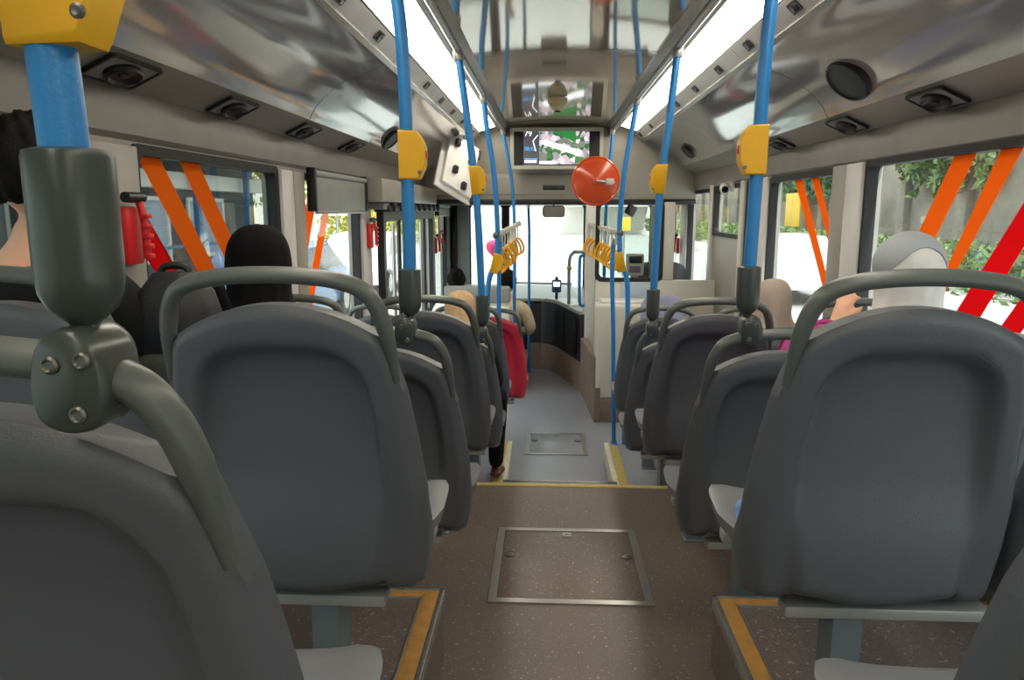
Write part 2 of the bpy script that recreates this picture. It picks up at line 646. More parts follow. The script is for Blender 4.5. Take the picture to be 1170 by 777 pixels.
for s, side in ((1, 'right'), (-1, 'left')):
    sheet('wall_band_' + side, P_BAND, s, YB, YF, M_band)
    sheet('wall_ledge_' + side, P_LEDGE, s, YB, Y_END, M_wall)
    dense = [(v.x, v.z) for v in spline([(x, 0, z) for x, z in P_COVE], 6)]
    # coving in slanting-free bays, a dark seam between
    ys = [YB, 1.05, 3.2, 5.1, Y_END] if s > 0 else [YB, 1.2, 3.16, 4.5, Y_END]
    for k in range(4):
        sheet('coving_%s_%d' % (side, k + 1), dense, s, ys[k] + .004, ys[k + 1] - .004, M_cove, angle=60)
    big = [(x + .012, z + .014) for x, z in dense]
    sheet('coving_backing_' + side, big, s, YB, Y_END, M_seam)
    sheet('trim_%s_edge' % side, P_TRIM, s, YB, Y_END, M_chrome, .01)
    for k in range(4):
        sheet('coving_strip_%s_%d' % (side, k + 1), P_SWITCH, s, ys[k] + .003, ys[k + 1] - .003, M_switch)
    bm = NB()
    for (xx, zz, r) in ((.445, 1.852, .012), (.50, 1.893, .014)):
        tube(bm, [(s * xx, YB, zz), (s * xx, Y_END, zz)], r, 16)
    pol = [(s * .415, 1.90), (s * .43, 1.862), (s * .462, 1.862), (s * .478, 1.88), (s * .515, 1.896), (s * .52, 1.915), (s * .41, 1.915)]
    loft(bm, [[(x, y, z) for x, z in pol] for y in (YB, Y_END)])
    r = build('ceiling_rail', bm, M_chrome)
    tag(r, 'long aluminium ceiling rail along the %s strip light' % ('driver-side' if s > 0 else 'door-side'), 'rail', 'ceiling rails along the strip lights')
    # strip light: diffusers end to end with end caps
    t = empty('strip_light', (s * .585, 2.5, 1.88), 'long glowing white strip light on the %s of the ceiling' % ('driver side' if s > 0 else 'door side'), 'ceiling light', 'strip lights along the ceiling')
    for a, b in ((-1.5, .9), (.91, 3.48), (3.49, 6.4)):
        dz = [(x - s * 0, z) for x, z in P_TUBE]
        bm = NB()
        poly = [(x, z) for x, z in P_TUBE] + [(x, z + .012) for x, z in P_TUBE[::-1]]
        loft(bm, [[(s * x - s * .585, y - 2.5, z - 1.88) for x, z in poly] for y in (a, b)])
        build('diffuser', bm, M_tube, t)
    bm = NB()
    poly = [(x, z + .014) for x, z in P_TUBE] + [(x, z + .045) for x, z in P_TUBE[::-1]]
    loft(bm, [[(s * x - s * .585, y - 2.5, z - 1.88) for x, z in poly] for y in (YB, Y_END)])
    build('housing', bm, M_chrome, t)

# centre ceiling: glossy panels with seams
cys = [YB, 1.6, 3.5, Y_END]
for k in range(3):
    bm = NB()
    pts = [(-.425 + .85 * i / 16, 1.905 + .014 * (1 - (2 * i / 16 - 1) ** 2)) for i in range(17)]
    poly = pts + [(x, z + .01) for x, z in pts[::-1]]
    loft(bm, [[(x, y, z) for x, z in poly] for y in (cys[k] + .003, cys[k + 1] - .003)])
    struct('ceiling_%d' % (k + 1), bm, M_ceil, angle=60)
bm = box(NB(), -.45, .45, YB, Y_END, 1.935, 1.95)
struct('ceiling_backing', bm, M_seam)
bm = box(NB(), -1.26, 1.26, YB, YF + .06, 1.98, 2.06)
struct('roof', bm, M_wall)

# front header over the windscreen
bm = NB()
box(bm, -1.2, 1.2, Y_END, YF, 1.30, 1.96, .01)
box(bm, -.72, .62, Y_END - .012, Y_END + .01, 1.345, 1.52, .008)
box(bm, -1.15, -.78, Y_END - .012, Y_END + .01, 1.345, 1.52, .008)
struct('wall_header', bm, M_wall)
bm = box(NB(), -1.2, 1.2, Y_END - .02, YF, 1.262, 1.305, .01)
struct('trim_header', bm, M_black)
bm = box(NB(), -.12, .07, Y_END - .022, Y_END, 1.385, 1.425, .006)
tag(build('header_slot', bm, M_black), 'narrow dark slot in the grey header below the television', 'vent')
bm = box(NB(), -.74, -.66, Y_END - .022, Y_END, 1.36, 1.385, .005)
tag(build('header_button', bm, M_black), 'short black slot at the door end of the grey header', 'vent')

# front wall with windscreen openings
ZB, ZT = .20, 1.28
bm = NB()
box(bm, -1.26, 1.26, YF, YF + .06, -.5, ZB)
box(bm, -1.26, 1.26, YF, YF + .06, ZT, 2.0)
struct('wall_front', bm, M_dash)
for k, (a, b, mt) in enumerate(((-1.2, -1.10, M_black), (-1.10, -.965, M_panelgrey), (-.585, -.525, M_rubber), (.34, .42, M_white), (.42, .49, M_rubber), (1.08, 1.2, M_black))):
    bm = box(NB(), a, b, YF - .05, YF + .05, ZB - .02, ZT + .02, .008)
    struct('trim_%d' % (50 + k), bm, mt)
for a, b in ((-.965, -.585), (-.525, .34), (.49, 1.08)):
    wn += 1
    bm = NB()
    ring_prism(bm, rrect(b - a + .01, ZT - ZB + .01, .04), rrect(b - a - .03, ZT - ZB - .03, .04), ((a + b) / 2, YF - .01, (ZT + ZB) / 2), (1, 0, 0), (0, 0, 1), -.04)
    fr = build('window_%d' % wn, bm, M_rubber)
    fr['kind'] = 'structure'
    build('pane', box(NB(), a + .008, b - .008, YF + .022, YF + .028, ZB + .008, ZT - .008), M_glass, fr)

# middle doors: two glazed leaves with black frames
for k, (a, b) in enumerate(((4.76, 5.78), (5.84, 6.88))):
    bm = NB()
    yc, zc, w, h = (a + b) / 2, (1.22 + LOW) / 2, b - a, 1.22 - LOW
    ring_prism(bm, rrect(w, h, .03), rrect(w - .13, h - .16, .05), (-1.165, yc, zc), (0, 1, 0), (0, 0, 1), .045)
    d = build('door_%d' % (k + 1), bm, M_black)
    d['kind'] = 'structure'
    build('pane', box(NB(), -1.192, -1.186, a + .05, b - .05, LOW + .06, 1.16), M_glass, d)
    build('door_bar', tube(NB(), [(-1.13, yc + .02, LOW + .2), (-1.13, yc + .02, 1.15)], .014), M_black, d)
    build('door_rail', tube(NB(), [(-1.12, yc - .22, LOW + .3), (-1.12, yc - .22, 1.12)], .012), M_steel, d)
bm = NB()
box(bm, -1.2, -1.05, 4.44, 6.95, 1.26, 1.40, .012)
box(bm, -1.19, -1.08, 4.60, 6.9, 1.215, 1.262, .01)
struct('trim_door_header', bm, M_wall)
bm = NB()
box(bm, -1.17, -1.06, 4.70, 6.9, 1.20, 1.24, .01)
for k in range(9):
    box(bm, -1.1, -1.045, 4.78 + k * .24, 4.84 + k * .24, 1.205, 1.262, .006)
struct('trim_door_track', bm, M_black)

# hatches in the floor


def hatch(name, x0, x1, y0, y1, z, label, fl):
    t = empty(name, ((x0 + x1) / 2, (y0 + y1) / 2, z), label, 'floor hatch')
    w, h = x1 - x0, y1 - y0
    bm = NB()
    ring_prism(bm, [(-w / 2, -h / 2), (w / 2, -h / 2), (w / 2, h / 2), (-w / 2, h / 2)], [(-w / 2 + .026, -h / 2 + .026), (w / 2 - .026, -h / 2 + .026), (w / 2 - .026, h / 2 - .026), (-w / 2 + .026, h / 2 - .026)], (0, 0, -.002), (1, 0, 0), (0, 1, 0), .006)
    build('frame', bm, M_steel, t)
    build('lid', box(NB(), -w / 2 + .03, w / 2 - .03, -h / 2 + .03, h / 2 - .03, -.002, .003, .001), fl, t)
    bm = ring_prism(NB(), rrect(.034, .034, .006), rrect(.016, .01, .004), (0, h / 2 - .058, .003), (1, 0, 0), (0, 1, 0), .003)
    build('lift_ring', bm, M_steel, t)
    for s in (-1, 1):
        bm = lathe(NB(), [(.021, .0), (.021, .0045), (.017, .006), (.015, .004), (.010, .004), (.008, .0055), (.003, .0055)], Matrix.Translation((s * (w / 2 - .055), .05, .002)))
        build('lock', bm, M_screw, t)


hatch('floor_hatch', -.25, .27, 2.145, 2.70, UP0 + .002, 'metal-framed square hatch in the brown aisle floor', M_floor)
hatch('floor_hatch', -.205, .19, 4.47, 4.93, LOW + .002, 'small metal-framed hatch in the pale floor beyond the step', M_low)

# ------------------------------------------------------------------ seats
def interp(tab, z):
    if z <= tab[0][0]:
        return tab[0][1]
    for (a, b), (c, d) in zip(tab, tab[1:]):
        if z <= c:
            t = (z - a) / (c - a)
            return b + (d - b) * t
    return tab[-1][1]


def sstep(a, b, x):
    t = min(1, max(0, (x - a) / (b - a)))
    return t * t * (3 - 2 * t)


WTAB = [(.33, .205), (.38, .215), (.46, .222), (.55, .222), (.63, .214), (.70, .206), (.77, .196), (.83, .181), (.88, .170)]


def yback(z):
    """where the back of the seat stands: reclined, lowest edge furthest forward"""
    t = (z - .33) / .59
    return .125 * (1 - t) + .012 * math.sin(PI * t)


def shell_bm(handle=True):
    bm = NB()
    NU, NV, NFR = 52, 44, 26
    loops = []
    for j in range(NV + 1):
        t = j / NV
        loop = []
        zn = .33 + (.868 - .33) * t
        W = interp(WTAB, zn)
        for side in (0, 1):
            n = NU if side == 0 else NFR
            for i in range(n + 1):
                u = -1 + 2 * i / n
                if side == 1:
                    u = -u
                au = abs(u)
                zb = .320 + .020 * (1 - math.cos(min(au / .66, 1) * PI)) / 2 - .017 * sstep(.66, .74, au)
                zt = .864 - .058 * au ** 2.1
                z = zb + (zt - zb) * t
                x = W * u
                y = yback(z)
                if side == 0:
                    pw = .69 + .045 * sstep(.40, .62, z) - .03 * sstep(.66, .80, z)
                    # inner panel: sunk at the top and sides, swelling out at the bottom
                    top = .796 - .026 * au ** 2
                    edge = min((pw - au) * W, top - z)
                    # round the upper corners of the panel
                    ex, ez = (pw - au) * W, top - z
                    if ex < .06 and ez < .06:
                        edge = .06 - math.hypot(.06 - ex, .06 - ez)
                    m = sstep(-.004, .022, edge)
                    depth = .030 * sstep(.44, .74, z) + .010 - .032 * (1 - sstep(.34, .58, z))
                    y += m * depth
                    # side edges roll forward
                    y += (.034 - .022 * sstep(.60, .78, z)) * sstep(.86, 1, au) ** 2
                    # bottom and top lips
                    y += .030 * (1 - sstep(0, .05, t)) ** 2 + .014 * sstep(.955, 1, t) ** 2
                else:
                    wing = .058 + .06 * (1 - sstep(.36, .52, z))
                    y += .054 + (wing - .054) * sstep(.72, .98, au)
                    if t < .04:
                        y -= .0
                loop.append((x, y, z))
        loops.append(loop)
    loft(bm, loops)
    return bm


HP = [(.187, .735), (.182, .785), (.1755, .826), (.165, .862), (.146, .888), (.108, .903), (.056, .910), (0, .912)]


def handle_bm():
    pts = [(x, yback(z) + .019, z) for x, z in HP]
    pts = pts + [(-x, y, z) for x, y, z in pts[-2::-1]]
    pts = spline(pts, 6)
    n = len(pts)
    rr = [.0132 if 12 < i < n - 13 else .0132 - .006 * (1 - min(i, n - 1 - i) / 12) for i in range(n)]
    return tube(NB(), pts, rr, 14, flat=(1.3, 1.0), upv=(0, 1, 0))


def pan_bm():
    bm = NB()
    loops = []
    for k in range(15):
        t = k / 14
        y = .175 + .285 * t
        half = .196 + .029 * min(1, t * 2)
        if t > .72:
            q = (t - .72) / .28
            half *= 1 - .13 * q ** 3
        z = .408 - .012 * math.sin(PI * t) + .012 * t
        th = .030 if t < .9 else .030 - .018 * ((t - .9) / .1)
        zz = z - (.012 if t > .95 else 0)
        loop = []
        for i in range(21):
            u = -1 + 2 * i / 20
            loop.append((half * u, y, zz + .016 * abs(u) ** 4 - .006 * sstep(.94, 1, abs(u))))
        for i in range(21):
            u = 1 - 2 * i / 20
            loop.append((half * u * .97, y, zz - th - .016 * (1 - abs(u) ** 4) + .012 * sstep(.94, 1, abs(u))))
        loops.append(loop)
    loft(bm, loops)
    return bm


def cushion_bm(back=False):
    bm = NB()
    loops = []
    n = 14
    for k in range(n + 1):
        t = k / n
        e = 1 - (2 * t - 1) ** 6
        loop = []
        for top in (1, -1):
            for i in range(17):
                u = (-1 + 2 * i / 16) * top
                bul = (1 - abs(u) ** 5) * e
                if back:
                    z = .45 + .37 * t
                    x = interp(WTAB, z) * .78 * u
                    y = yback(z) + .052 + (.024 * bul if top == 1 else 0)
                    loop.append((x, y, z))
                else:
                    y = .16 + .225 * t
                    x = (.196 - .03 * t ** 5) * u
                    z = .407 + .008 * t + (.020 * bul if top == 1 else -.008)
                    loop.append((x, y, z))
        loops.append(loop)
    loft(bm, loops)
    return bm


_seat = None


def make_seat():
    root = empty('passenger_chair', (0, 0, 0))
    build('back_shell', shell_bm(), M_shell, root, 50)
    build('grab_handle', handle_bm(), M_handle, root, 60)
    build('seat_pan', pan_bm(), M_pan, root, 50)
    build('seat_cushion', cushion_bm(), M_cush, root, 60)
    build('back_cushion', cushion_bm(True), M_cush, root, 60)
    bm = NB()
    box(bm, -.222, .14, .14, .185, .290, .312, .004)
    build('crossbar', bm, M_bar, root)
    bm = NB()
    box(bm, -.20, .20, .36, .40, .325, .35, .004)
    for x in (-.14, .13):
        box(bm, x - .012, x + .012, .20, .40, .306, .332, .003)
        box(bm, x - .012, x + .012, .36, .40, .34, .378, .003)
    build('seat_bracket', bm, M_bar, root)
    bm = NB()
    pol = [(-.022, -.02), (.030, -.02), (.036, .03), (.028, .03), (.024, -.010), (-.018, -.010), (-.028, .03), (-.036, .03)]
    loft(bm, [[(.022 + px_, .165 + py_, z) for px_, py_ in pol] for z in (0, .295)])
    box(bm, -.018, .062, .135, .205, 0, .006, .002)
    build('post', bm, M_frame, root)
    return root


def place(root, x, y, z, label, group):
    root.location = (x, y, z)
    tag(root, label, 'bus seat', group)
    return root


SEATS = []
rows_l = [('A', .47, PLI, -.504), ('B', 1.11, PLI, -.502), ('C', 1.80, UP0, -.50), ('D', 2.50, UP0, -.50), ('E', 3.16, PLAT, -.495), ('F', 3.84, PLAT, -.50)]
rows_r = [('A', .47, PLI, .50), ('B', 1.11, PLI, .500), ('C', 1.80, UP0, .515), ('D', 2.48, UP0, .505), ('E', 3.14, PLAT, .505), ('F', 3.82, PLAT, .52)]
ORD = dict(A='rearmost row on the raised platform', B='front row of the raised platform', C='first row on the brown aisle floor', D='second row on the brown aisle floor', E='first row beyond the floor step', F='second row beyond the floor step')
proto = make_seat()
first = True
for rows, sd_, s in ((rows_l, 'door side', -1), (rows_r, 'driver side', 1)):
    for key, y, z, xc in rows:
        for w_ in (0, 1):
            if w_ and key == 'A':
                continue
            o = proto if first else copy_tree(proto)
            first = False
            if s > 0:
                for ch in o.children:
                    if ch.name.startswith(('crossbar', 'post')):
                        ch.scale.x = -1
            place(o, xc + s * .455 * w_, y, z, 'grey plastic %s seat, %s, %s' % ('window' if w_ else 'aisle', sd_, ORD[key]), 'grey bus seats in rows')

# the red seat on the low floor, and the lavender one facing us beyond the driver-side rows
red = copy_tree(proto)
red.name = 'passenger_chair_red'
place(red, -.42, 4.47, LOW, 'bright red plastic seat with a grey rail, low floor by the doors', None)
for ch in red.children:
    if ch.name.startswith(('back_shell', 'seat_pan')):
        ch.data = ch.data.copy()
        ch.data.materials[0] = M_red_shell
    if ch.name.startswith(('seat_cushion', 'back_cushion')):
        ch.data = ch.data.copy()
        ch.data.materials[0] = M_red_shell
lav = empty('folding_seat', (.66, 4.72, LOW), 'lavender rounded seat back standing before the cream driver partition', 'seat')
bm = NB()
loops = []
for k, d in enumerate((0, .01, .05, .06)):
    q = .93 if k in (0, 3) else 1
    loops.append([(u * q, d, .70 + v * q) for u, v in rrect(.27, .56, .09, 8)])
loft(bm, loops)
build('backrest', bm, M_lav, lav)
build('seat_pad', box(NB(), -.17, .17, -.32, 0, .42, .47, .02), M_lav, lav)
build('stand', box(NB(), -.04, .04, -.12, -.04, 0, .42, .006), M_frame, lav)

# ------------------------------------------------------------------ poles with sleeve, clamp and yellow guard


def clamp_bm(s):
    """two-part clamp around the handle: a rounded body, wider at the top"""
    bm = NB()
    pol = [(-.021, .022), (-.010, .034), (.008, .036), (.022, .024), (.026, .004), (.024, -.020), (.014, -.034), (-.004, -.037), (-.022, -.028), (-.026, -.005)]
    pol = [(s * -x, z) for x, z in pol]
    sm = [(v.x, v.z) for v in spline([(x, 0, z) for x, z in pol], 4, True)]
    loops = []
    for y, q in ((-.026, .86), (-.023, .96), (-.016, 1), (.016, 1), (.023, .96), (.026, .86)):
        loops.append([(x * q, y, z * q) for x, z in sm])
    loft(bm, loops)
    return bm


def pole(name, foot, path, label, clamp_s=0, guard=None, sleeve=.118, r=.0155, group='blue grab poles', cat='grab pole', guard_s=1):
    """foot: the point of the seat handle it is clamped to (or the floor); path: bends above it, relative to the foot"""
    t = empty(name, foot, label, cat, group)
    pts = spline(path, 10)
    build('tube', tube(NB(), pts, r, 18), M_blue, t)
    if clamp_s:
        b = path[0]
        bm = lathe(NB(), [(.009, .030), (.009, .036), (.014, .040), (.0215, .047), (.0265, .058), (.028, .070), (.028, .036 + sleeve), (.027, .040 + sleeve), (.020, .042 + sleeve), (.016, .041 + sleeve)], Matrix.Translation((b[0], b[1], 0)), 28)
        build('sleeve', bm, M_sleeve, t, 50)
        c = build('clamp', clamp_bm(clamp_s), M_sleeve, t, 50)
        for x, z in ((-.014, .015), (.008, .012), (-.008, -.022)):
            bm = lathe(NB(), [(.0062, 0), (.0062, .004), (.0045, .0055), (.003, .0035), (.001, .0035)], aim((-clamp_s * -x, -.0235, z), (0, -1, 0)), 16)
            build('bolt', bm, M_screw, c)
    else:
        bm = lathe(NB(), [(r + .012, 0), (r + .012, .006), (r + .004, .012), (r + .003, .03), (r * .9, .03)], Matrix.Translation(path[0]), 20)
        build('foot_flange', bm, M_blue, t)
    p = Vector(path[-1])
    d = (Vector(path[-1]) - Vector(path[-2])).normalized()
    build('top_socket', lathe(NB(), [(r + .003, -.03), (r + .005, -.026), (r + .005, .01), (r, .012)], aim(p, d), 18), M_steel, t)
    if guard is not None:
        gz, gh = guard
        best = min(pts, key=lambda q: abs(q.z - gz))
        i = pts.index(best)
        dd = (pts[min(i + 1, len(pts) - 1)] - pts[max(i - 1, 0)]).normalized()
        bm = NB()
        h = gh / 2
        pol = [(-.018, -h), (.030, -h), (.034, -h * .9), (.046, -h * .45), (.047, h * .3), (.040, h * .62), (.026, h * .95), (-.018, h)]
        xs = Vector((guard_s, 0, 0))
        xs = (xs - dd * xs.dot(dd)).normalized()
        yv = dd.cross(xs)
        loops = []
        for yy, q in ((-.019, .94), (-.016, 1), (.016, 1), (.019, .94)):
            loops.append([best + xs * (x * q) + dd * (z * q) + yv * yy for x, z in pol])
        loft(bm, loops)
        g = build('yellow_guard', bm, M_yel, t)
        bm = lathe(NB(), [(.005, 0), (.005, .0015), (.003, .0025), (.001, .002)], aim(best + xs * .033 - dd * (h * .72) - yv * .018 * (1 if yv.y > 0 else -1), (0, -1, 0)), 12)
        build('screw', bm, M_screw, g)
        bm = box(NB(), -.003, .003, -.007, .007, -.010, .010, .002, M=basis_at(best + xs * .046, xs, yv, dd))
        build('stop_button', bm, M_redglow, g)
    return t


RX, RZ = .445, 1.845
# rear door-side pole, close to the camera
pA = at(100, 428, Y=.495)
pole('grab_pole', pA, [(0.002, 0, .10), (-.004, 0, .25), (-.012, 0, .40), (-.05, 0, .56), (-RX - pA.x, 0, RZ - pA.z)],
     'blue pole with dark sleeve clamped to the rearmost door-side aisle seat', -1, (.275, .125), .112)
pC = at(464, 377, Y=1.825)
pole('grab_pole', pC, [(.012, 0, .10), (.013, 0, .3), (.010, 0, .62), (-.004, 0, .80), (-RX - pC.x, 0, RZ - pC.z)],
     'blue pole clamped to door-side aisle seat, first row on the aisle floor', -1, (.43, .115), .112)
qC = at(857, 376, Y=1.825)
pole('grab_pole', qC, [(-.010, 0, .10), (-.006, 0, .3), (.0, 0, .62), (.010, 0, .80), (RX - qC.x, 0, RZ - qC.z)],
     'blue pole clamped to driver-side aisle seat, first row on the aisle floor', 1, (.43, .115), .112, guard_s=-1)
pE = at(551, 382, Y=3.19)
pole('grab_pole', pE, [(0, 0, .10), (-.008, 0, .35), (-.022, 0, .60), (-.055, 0, .90), (-RX - pE.x, 0, RZ - pE.z)],
     'blue pole clamped to door-side aisle seat, first row past the step', -1, (.65, .12), .13)
qE = at(745, 376, Y=3.17)
pole('grab_pole', qE, [(0, 0, .10), (.006, 0, .35), (.016, 0, .60), (.045, 0, .90), (RX - qE.x, 0, RZ - qE.z)],
     'blue pole clamped to driver-side aisle seat, first row past the step', 1, (.64, .12), .13, guard_s=-1)
# two bowed poles by the step that carry the strap rails; a third and fourth by the front
for s, nm in ((-1, 'door side'), (1, 'driver side')):
    fy = 4.40 if s < 0 else 4.55
    x0 = -.43 if s < 0 else .42
    t = pole('grab_pole', (x0, fy, LOW), [(0, 0, 0), (0, 0, .55), (0 - s * .005, 0, 1.05), (-s * .05, 0, 1.22), (-s * .062, 0, 1.42), (-s * .04, 0, 1.75), (s * .0, 0, 2.0), (s * RX - x0, 0, RZ - LOW)],
             'bowed blue pole carrying the strap hanger rail, %s' % nm, 0, (1.20, .12), guard_s=-s)
px_ = at(700, 510, Z=PLAT)
pole('grab_pole', (px_.x + .01, px_.y + .03, PLAT), [(0, 0, 0), (-.01, 0, .3), (-.02, 0, .7), (-.035, 0, 1.05), (-.03, 0, 1.24)], 'short thin straight blue pole on the corner of the front platform', r=.013)
pole('grab_pole', (-.342, 4.41, LOW), [(0, 0, 0), (-.005, 0, .3), (-.01, 0, .7), (-.02, 0, 1.0), (-.01, 0, 1.36)], 'short thin straight blue pole beside the red seat', r=.013)
pole('grab_pole', (-.35, 6.2, LOW), [(0, 0, 0), (0, 0, .7), (0, 0, 1.4), (-.03, 0, 1.8), (-RX + .35, 0, RZ - LOW)], 'blue pole at the front end of the door-side strap rail', r=.014)
pole('grab_pole', (-.245, 6.9, LOW), [(0, 0, 0), (0, 0, .5), (0, 0, 1.0), (0, 0, 1.3), (-.01, 0, 1.56)], 'thin blue pole just behind the windscreen, door side', r=.013)
pole('grab_pole', (.40, 6.25, LOW), [(0, 0, 0), (0, 0, .7), (0, 0, 1.4), (.02, 0, 1.8), (RX - .40, 0, RZ - LOW)], 'blue pole at the front end of the driver-side strap rail', r=.014)

# ------------------------------------------------------------------ strap rails and hanging straps


def make_strap():
    t = empty('strap_hanger', (0, 0, 0))
    build('sleeve_clip', lathe(NB(), [(.013, -.014), (.018, -.012), (.018, .012), (.013, .014)], aim((0, 0, 0), (0, 1, 0)), 16), M_cream, t)
    build('belt', tube(NB(), spline([(0, 0, -.012), (.004, 0, -.05), (0, 0, -.085), (0, 0, -.118)], 5), .006, 8, flat=(1.6, .5), upv=(0, 1, 0)), M_cream, t)
    outer = []
    path = spline([(0, 0, -.108), (.030, 0, -.128), (.056, 0, -.175), (.052, 0, -.215), (.0, 0, -.235), (-.052, 0, -.215), (-.056, 0, -.175), (-.030, 0, -.128)], 6, True)
    build('ring', tube(NB(), path, .0085, 10, closed=True, upv=(0, 1, 0)), M_yelring, t)
    return t


strap = None
for s, nm, a, b, n in ((-1, 'door side', Vector((-.375, 4.40, 1.065)), Vector((-.315, 6.2, 1.10)), 9), (1, 'driver side', Vector((.362, 4.55, 1.075)), Vector((.262, 6.2, 1.10)), 9)):
    r_ = empty('strap_rail', a, 'short steel rail carrying yellow strap rings, %s' % nm, 'rail', 'rails carrying the strap hangers')
    build('rail', tube(NB(), [(0, 0, 0), b - a], .011, 14), M_steel, r_)
    for p in (Vector(), b - a):
        build('joint', ball(NB(), p, .022, 14), M_handle, r_)
    for k in range(n):
        f_ = .10 + .84 * k / (n - 1) + random.uniform(-.015, .015)
        o = make_strap() if strap is None else copy_tree(strap)
        strap = strap or o
        o.location = a.lerp(b, f_)
        o.rotation_euler = (random.uniform(-.06, .06), 0, random.uniform(-.35, .35) + (.85 if s < 0 else -.75))
        tag(o, 'yellow ring strap hanging in the row along the %s strap rail' % nm, 'strap hanger', 'yellow strap rings, %s' % nm)

# ------------------------------------------------------------------ things on the ceiling
def on_line(prof, x, y, s):
    """where a line of sight meets the folded sheet prof; returns point and its inward normal"""
    d = ray(x, y)
    for (x0, z0), (x1, z1) in zip(prof, prof[1:]):
        p0 = Vector((s * x0, 0, z0))
        tv = Vector((s * (x1 - x0), 0, z1 - z0))
        n = Vector((-tv.z, 0, tv.x)).normalized()
        if n.z > 0:
            n = -n
        den = d.dot(n)
        if abs(den) < 1e-6:
            continue
        t = (p0 - CAM).dot(n) / den
        q = CAM + d * t
        f_ = (q - p0).dot(tv) / tv.length_squared
        if -.02 <= f_ <= 1.02 and t > 0:
            return q, n, tv.normalized()
    return None


dome = empty('ceiling_camera', at(637, 112, Z=1.912), 'small cream dome camera hanging from the glossy ceiling', 'camera')
build('base', lathe(NB(), [(.062, 0), (.064, -.012), (.060, -.032), (.052, -.034)]), M_dome, dome)
build('dome', lathe(NB(), [(.053, -.033), (.052, -.045), (.045, -.062), (.028, -.076), (.006, -.081)]), M_dome, dome, 70)
build('lens', lathe(NB(), [(.018, -.076), (.018, -.086), (.012, -.090), (.003, -.090)]), M_lens, dome)

# television
TY = 6.36
tl, br = at(583, 146, Y=TY), at(689, 193, Y=TY)
tc_ = (tl + br) / 2
tw, th = br.x - tl.x, tl.z - br.z
tv = empty('television', (tc_.x, TY, tc_.z), 'wide television showing a route map and aerial picture under the ceiling', 'television')
build('bezel', ring_prism(NB(), rrect(tw, th, .012), rrect(tw - .06, th - .06, .004), (0, 0, 0), (1, 0, 0), (0, 0, 1), -.06), M_cream, tv)
build('back_box', box(NB(), -tw / 2 + .01, tw / 2 - .01, .055, .14, -th / 2 + .01, th / 2 - .01, .01), M_cream, tv)
sw, sh = tw - .06, th - .06
scr = build('screen', box(NB(), -sw / 2, sw / 2, .012, .05, -sh / 2, sh / 2), M_black, tv)


def onscr(name, px0, py0, px1, py1, mt, d=.0):
    a, b = at(px0, py0, Y=TY), at(px1, py1, Y=TY)
    return build(name, box(NB(), a.x - tc_.x, b.x - tc_.x, .009 - d, .013, b.z - tc_.z, a.z - tc_.z), mt, scr)


onscr('route_column', 598, 149, 616, 189.5, M_scr_dark)
onscr('picture', 616.3, 149, 673, 187.5, M_map)
onscr('caption_band', 616.3, 184, 636, 187.2, M_scr_white, .001)


def screen_poly(name, pts, mt, d=.002):
    bm = NB()
    P = [at(x, y, Y=TY) for x, y in pts]
    loft(bm, [[(p.x - tc_.x, .009 - d, p.z - tc_.z) for p in P], [(p.x - tc_.x, .010 - d, p.z - tc_.z) for p in P]])
    return build(name, bm, mt, scr)


screen_poly('pictured_roof', [(624, 160), (665, 172), (664, 179), (619, 164.5)], M_scr_white)
screen_poly('pictured_lawn', [(630, 149.4), (658, 149.4), (658, 163), (644, 156)], M_scr_green, .0015)
screen_poly('route_line', [(614, 154), (615, 154.3), (609.5, 161), (612.5, 172), (611.7, 173), (608.5, 161)], M_scr_text)


def text_on(body, px, py, size_px, mt, name):
    cu = bpy.data.curves.new(name, 'FONT')
    cu.body = body
    p = at(px, py, Y=TY)
    cu.size = size_px / F * TY * 1.35
    cu.extrude = .0005
    tmp = bpy.data.objects.new(name, cu)
    COL.objects.link(tmp)
    dg = bpy.context.evaluated_depsgraph_get()
    me = bpy.data.meshes.new_from_object(tmp.evaluated_get(dg))
    bpy.data.objects.remove(tmp)
    me.materials.clear()
    me.materials.append(mt)
    o = bpy.data.objects.new(name, me)
    o.location = (p.x - tc_.x, .006, p.z - tc_.z)
    o.rotation_euler = (PI / 2, 0, 0)
    return link(o, scr)


text_on('79', 599.2, 155.5, 6.2, M_scr_text, 'route_number')
text_on('08:52', 599.2, 171.8, 4.0, M_scr_blue, 'clock_digits')
onscr('stop_name', 599.5, 183, 613, 185.8, M_scr_text, .001)
onscr('blue_rule', 599, 181, 614, 182, M_scr_blue, .001)

# orange-red disc: the back of a convex mirror on an arm from the pole
dc = at(680.5, 207, Y=4.32)
dk = empty('convex_mirror', dc, 'round orange-red disc of a convex mirror on a pole arm', 'mirror')
dirn = Vector((-.06, -1, -.05))
R0 = 26.8 / F * 4.32
prof = [(R0, -.006), (R0 + .002, 0), (R0 - .004, .006), (R0 - .010, .004)] + [(R0 * k / 10, .004 + .030 * (1 - (k / 10) ** 2)) for k in range(9, 0, -1)] + [(.002, .034)]
build('shell', lathe(NB(), prof, aim((0, 0, 0), dirn), 56), M_mirror_red, dk, 60)
build('mirror_face', lathe(NB(), [(R0 - .006, .001), (R0 * .7, -.018), (R0 * .35, -.028), (.002, -.031)], aim((0, 0, 0), dirn), 48), M_mirror, dk, 80)
build('hub', lathe(NB(), [(.020, .028), (.020, .040), (.010, .046), (.002, .046)], aim((0, 0, 0), dirn)), M_mirror_red, dk)
build('arm', tube(NB(), [(0, -.045, 0), (.06, -.046, -.006), (.10, -.03, -.008), (.115, .23, -.01)], .007, 10), M_steel, dk)
build('arm_clip', box(NB(), .055, .098, -.06, -.035, -.022, .012, .004), M_cream, dk)

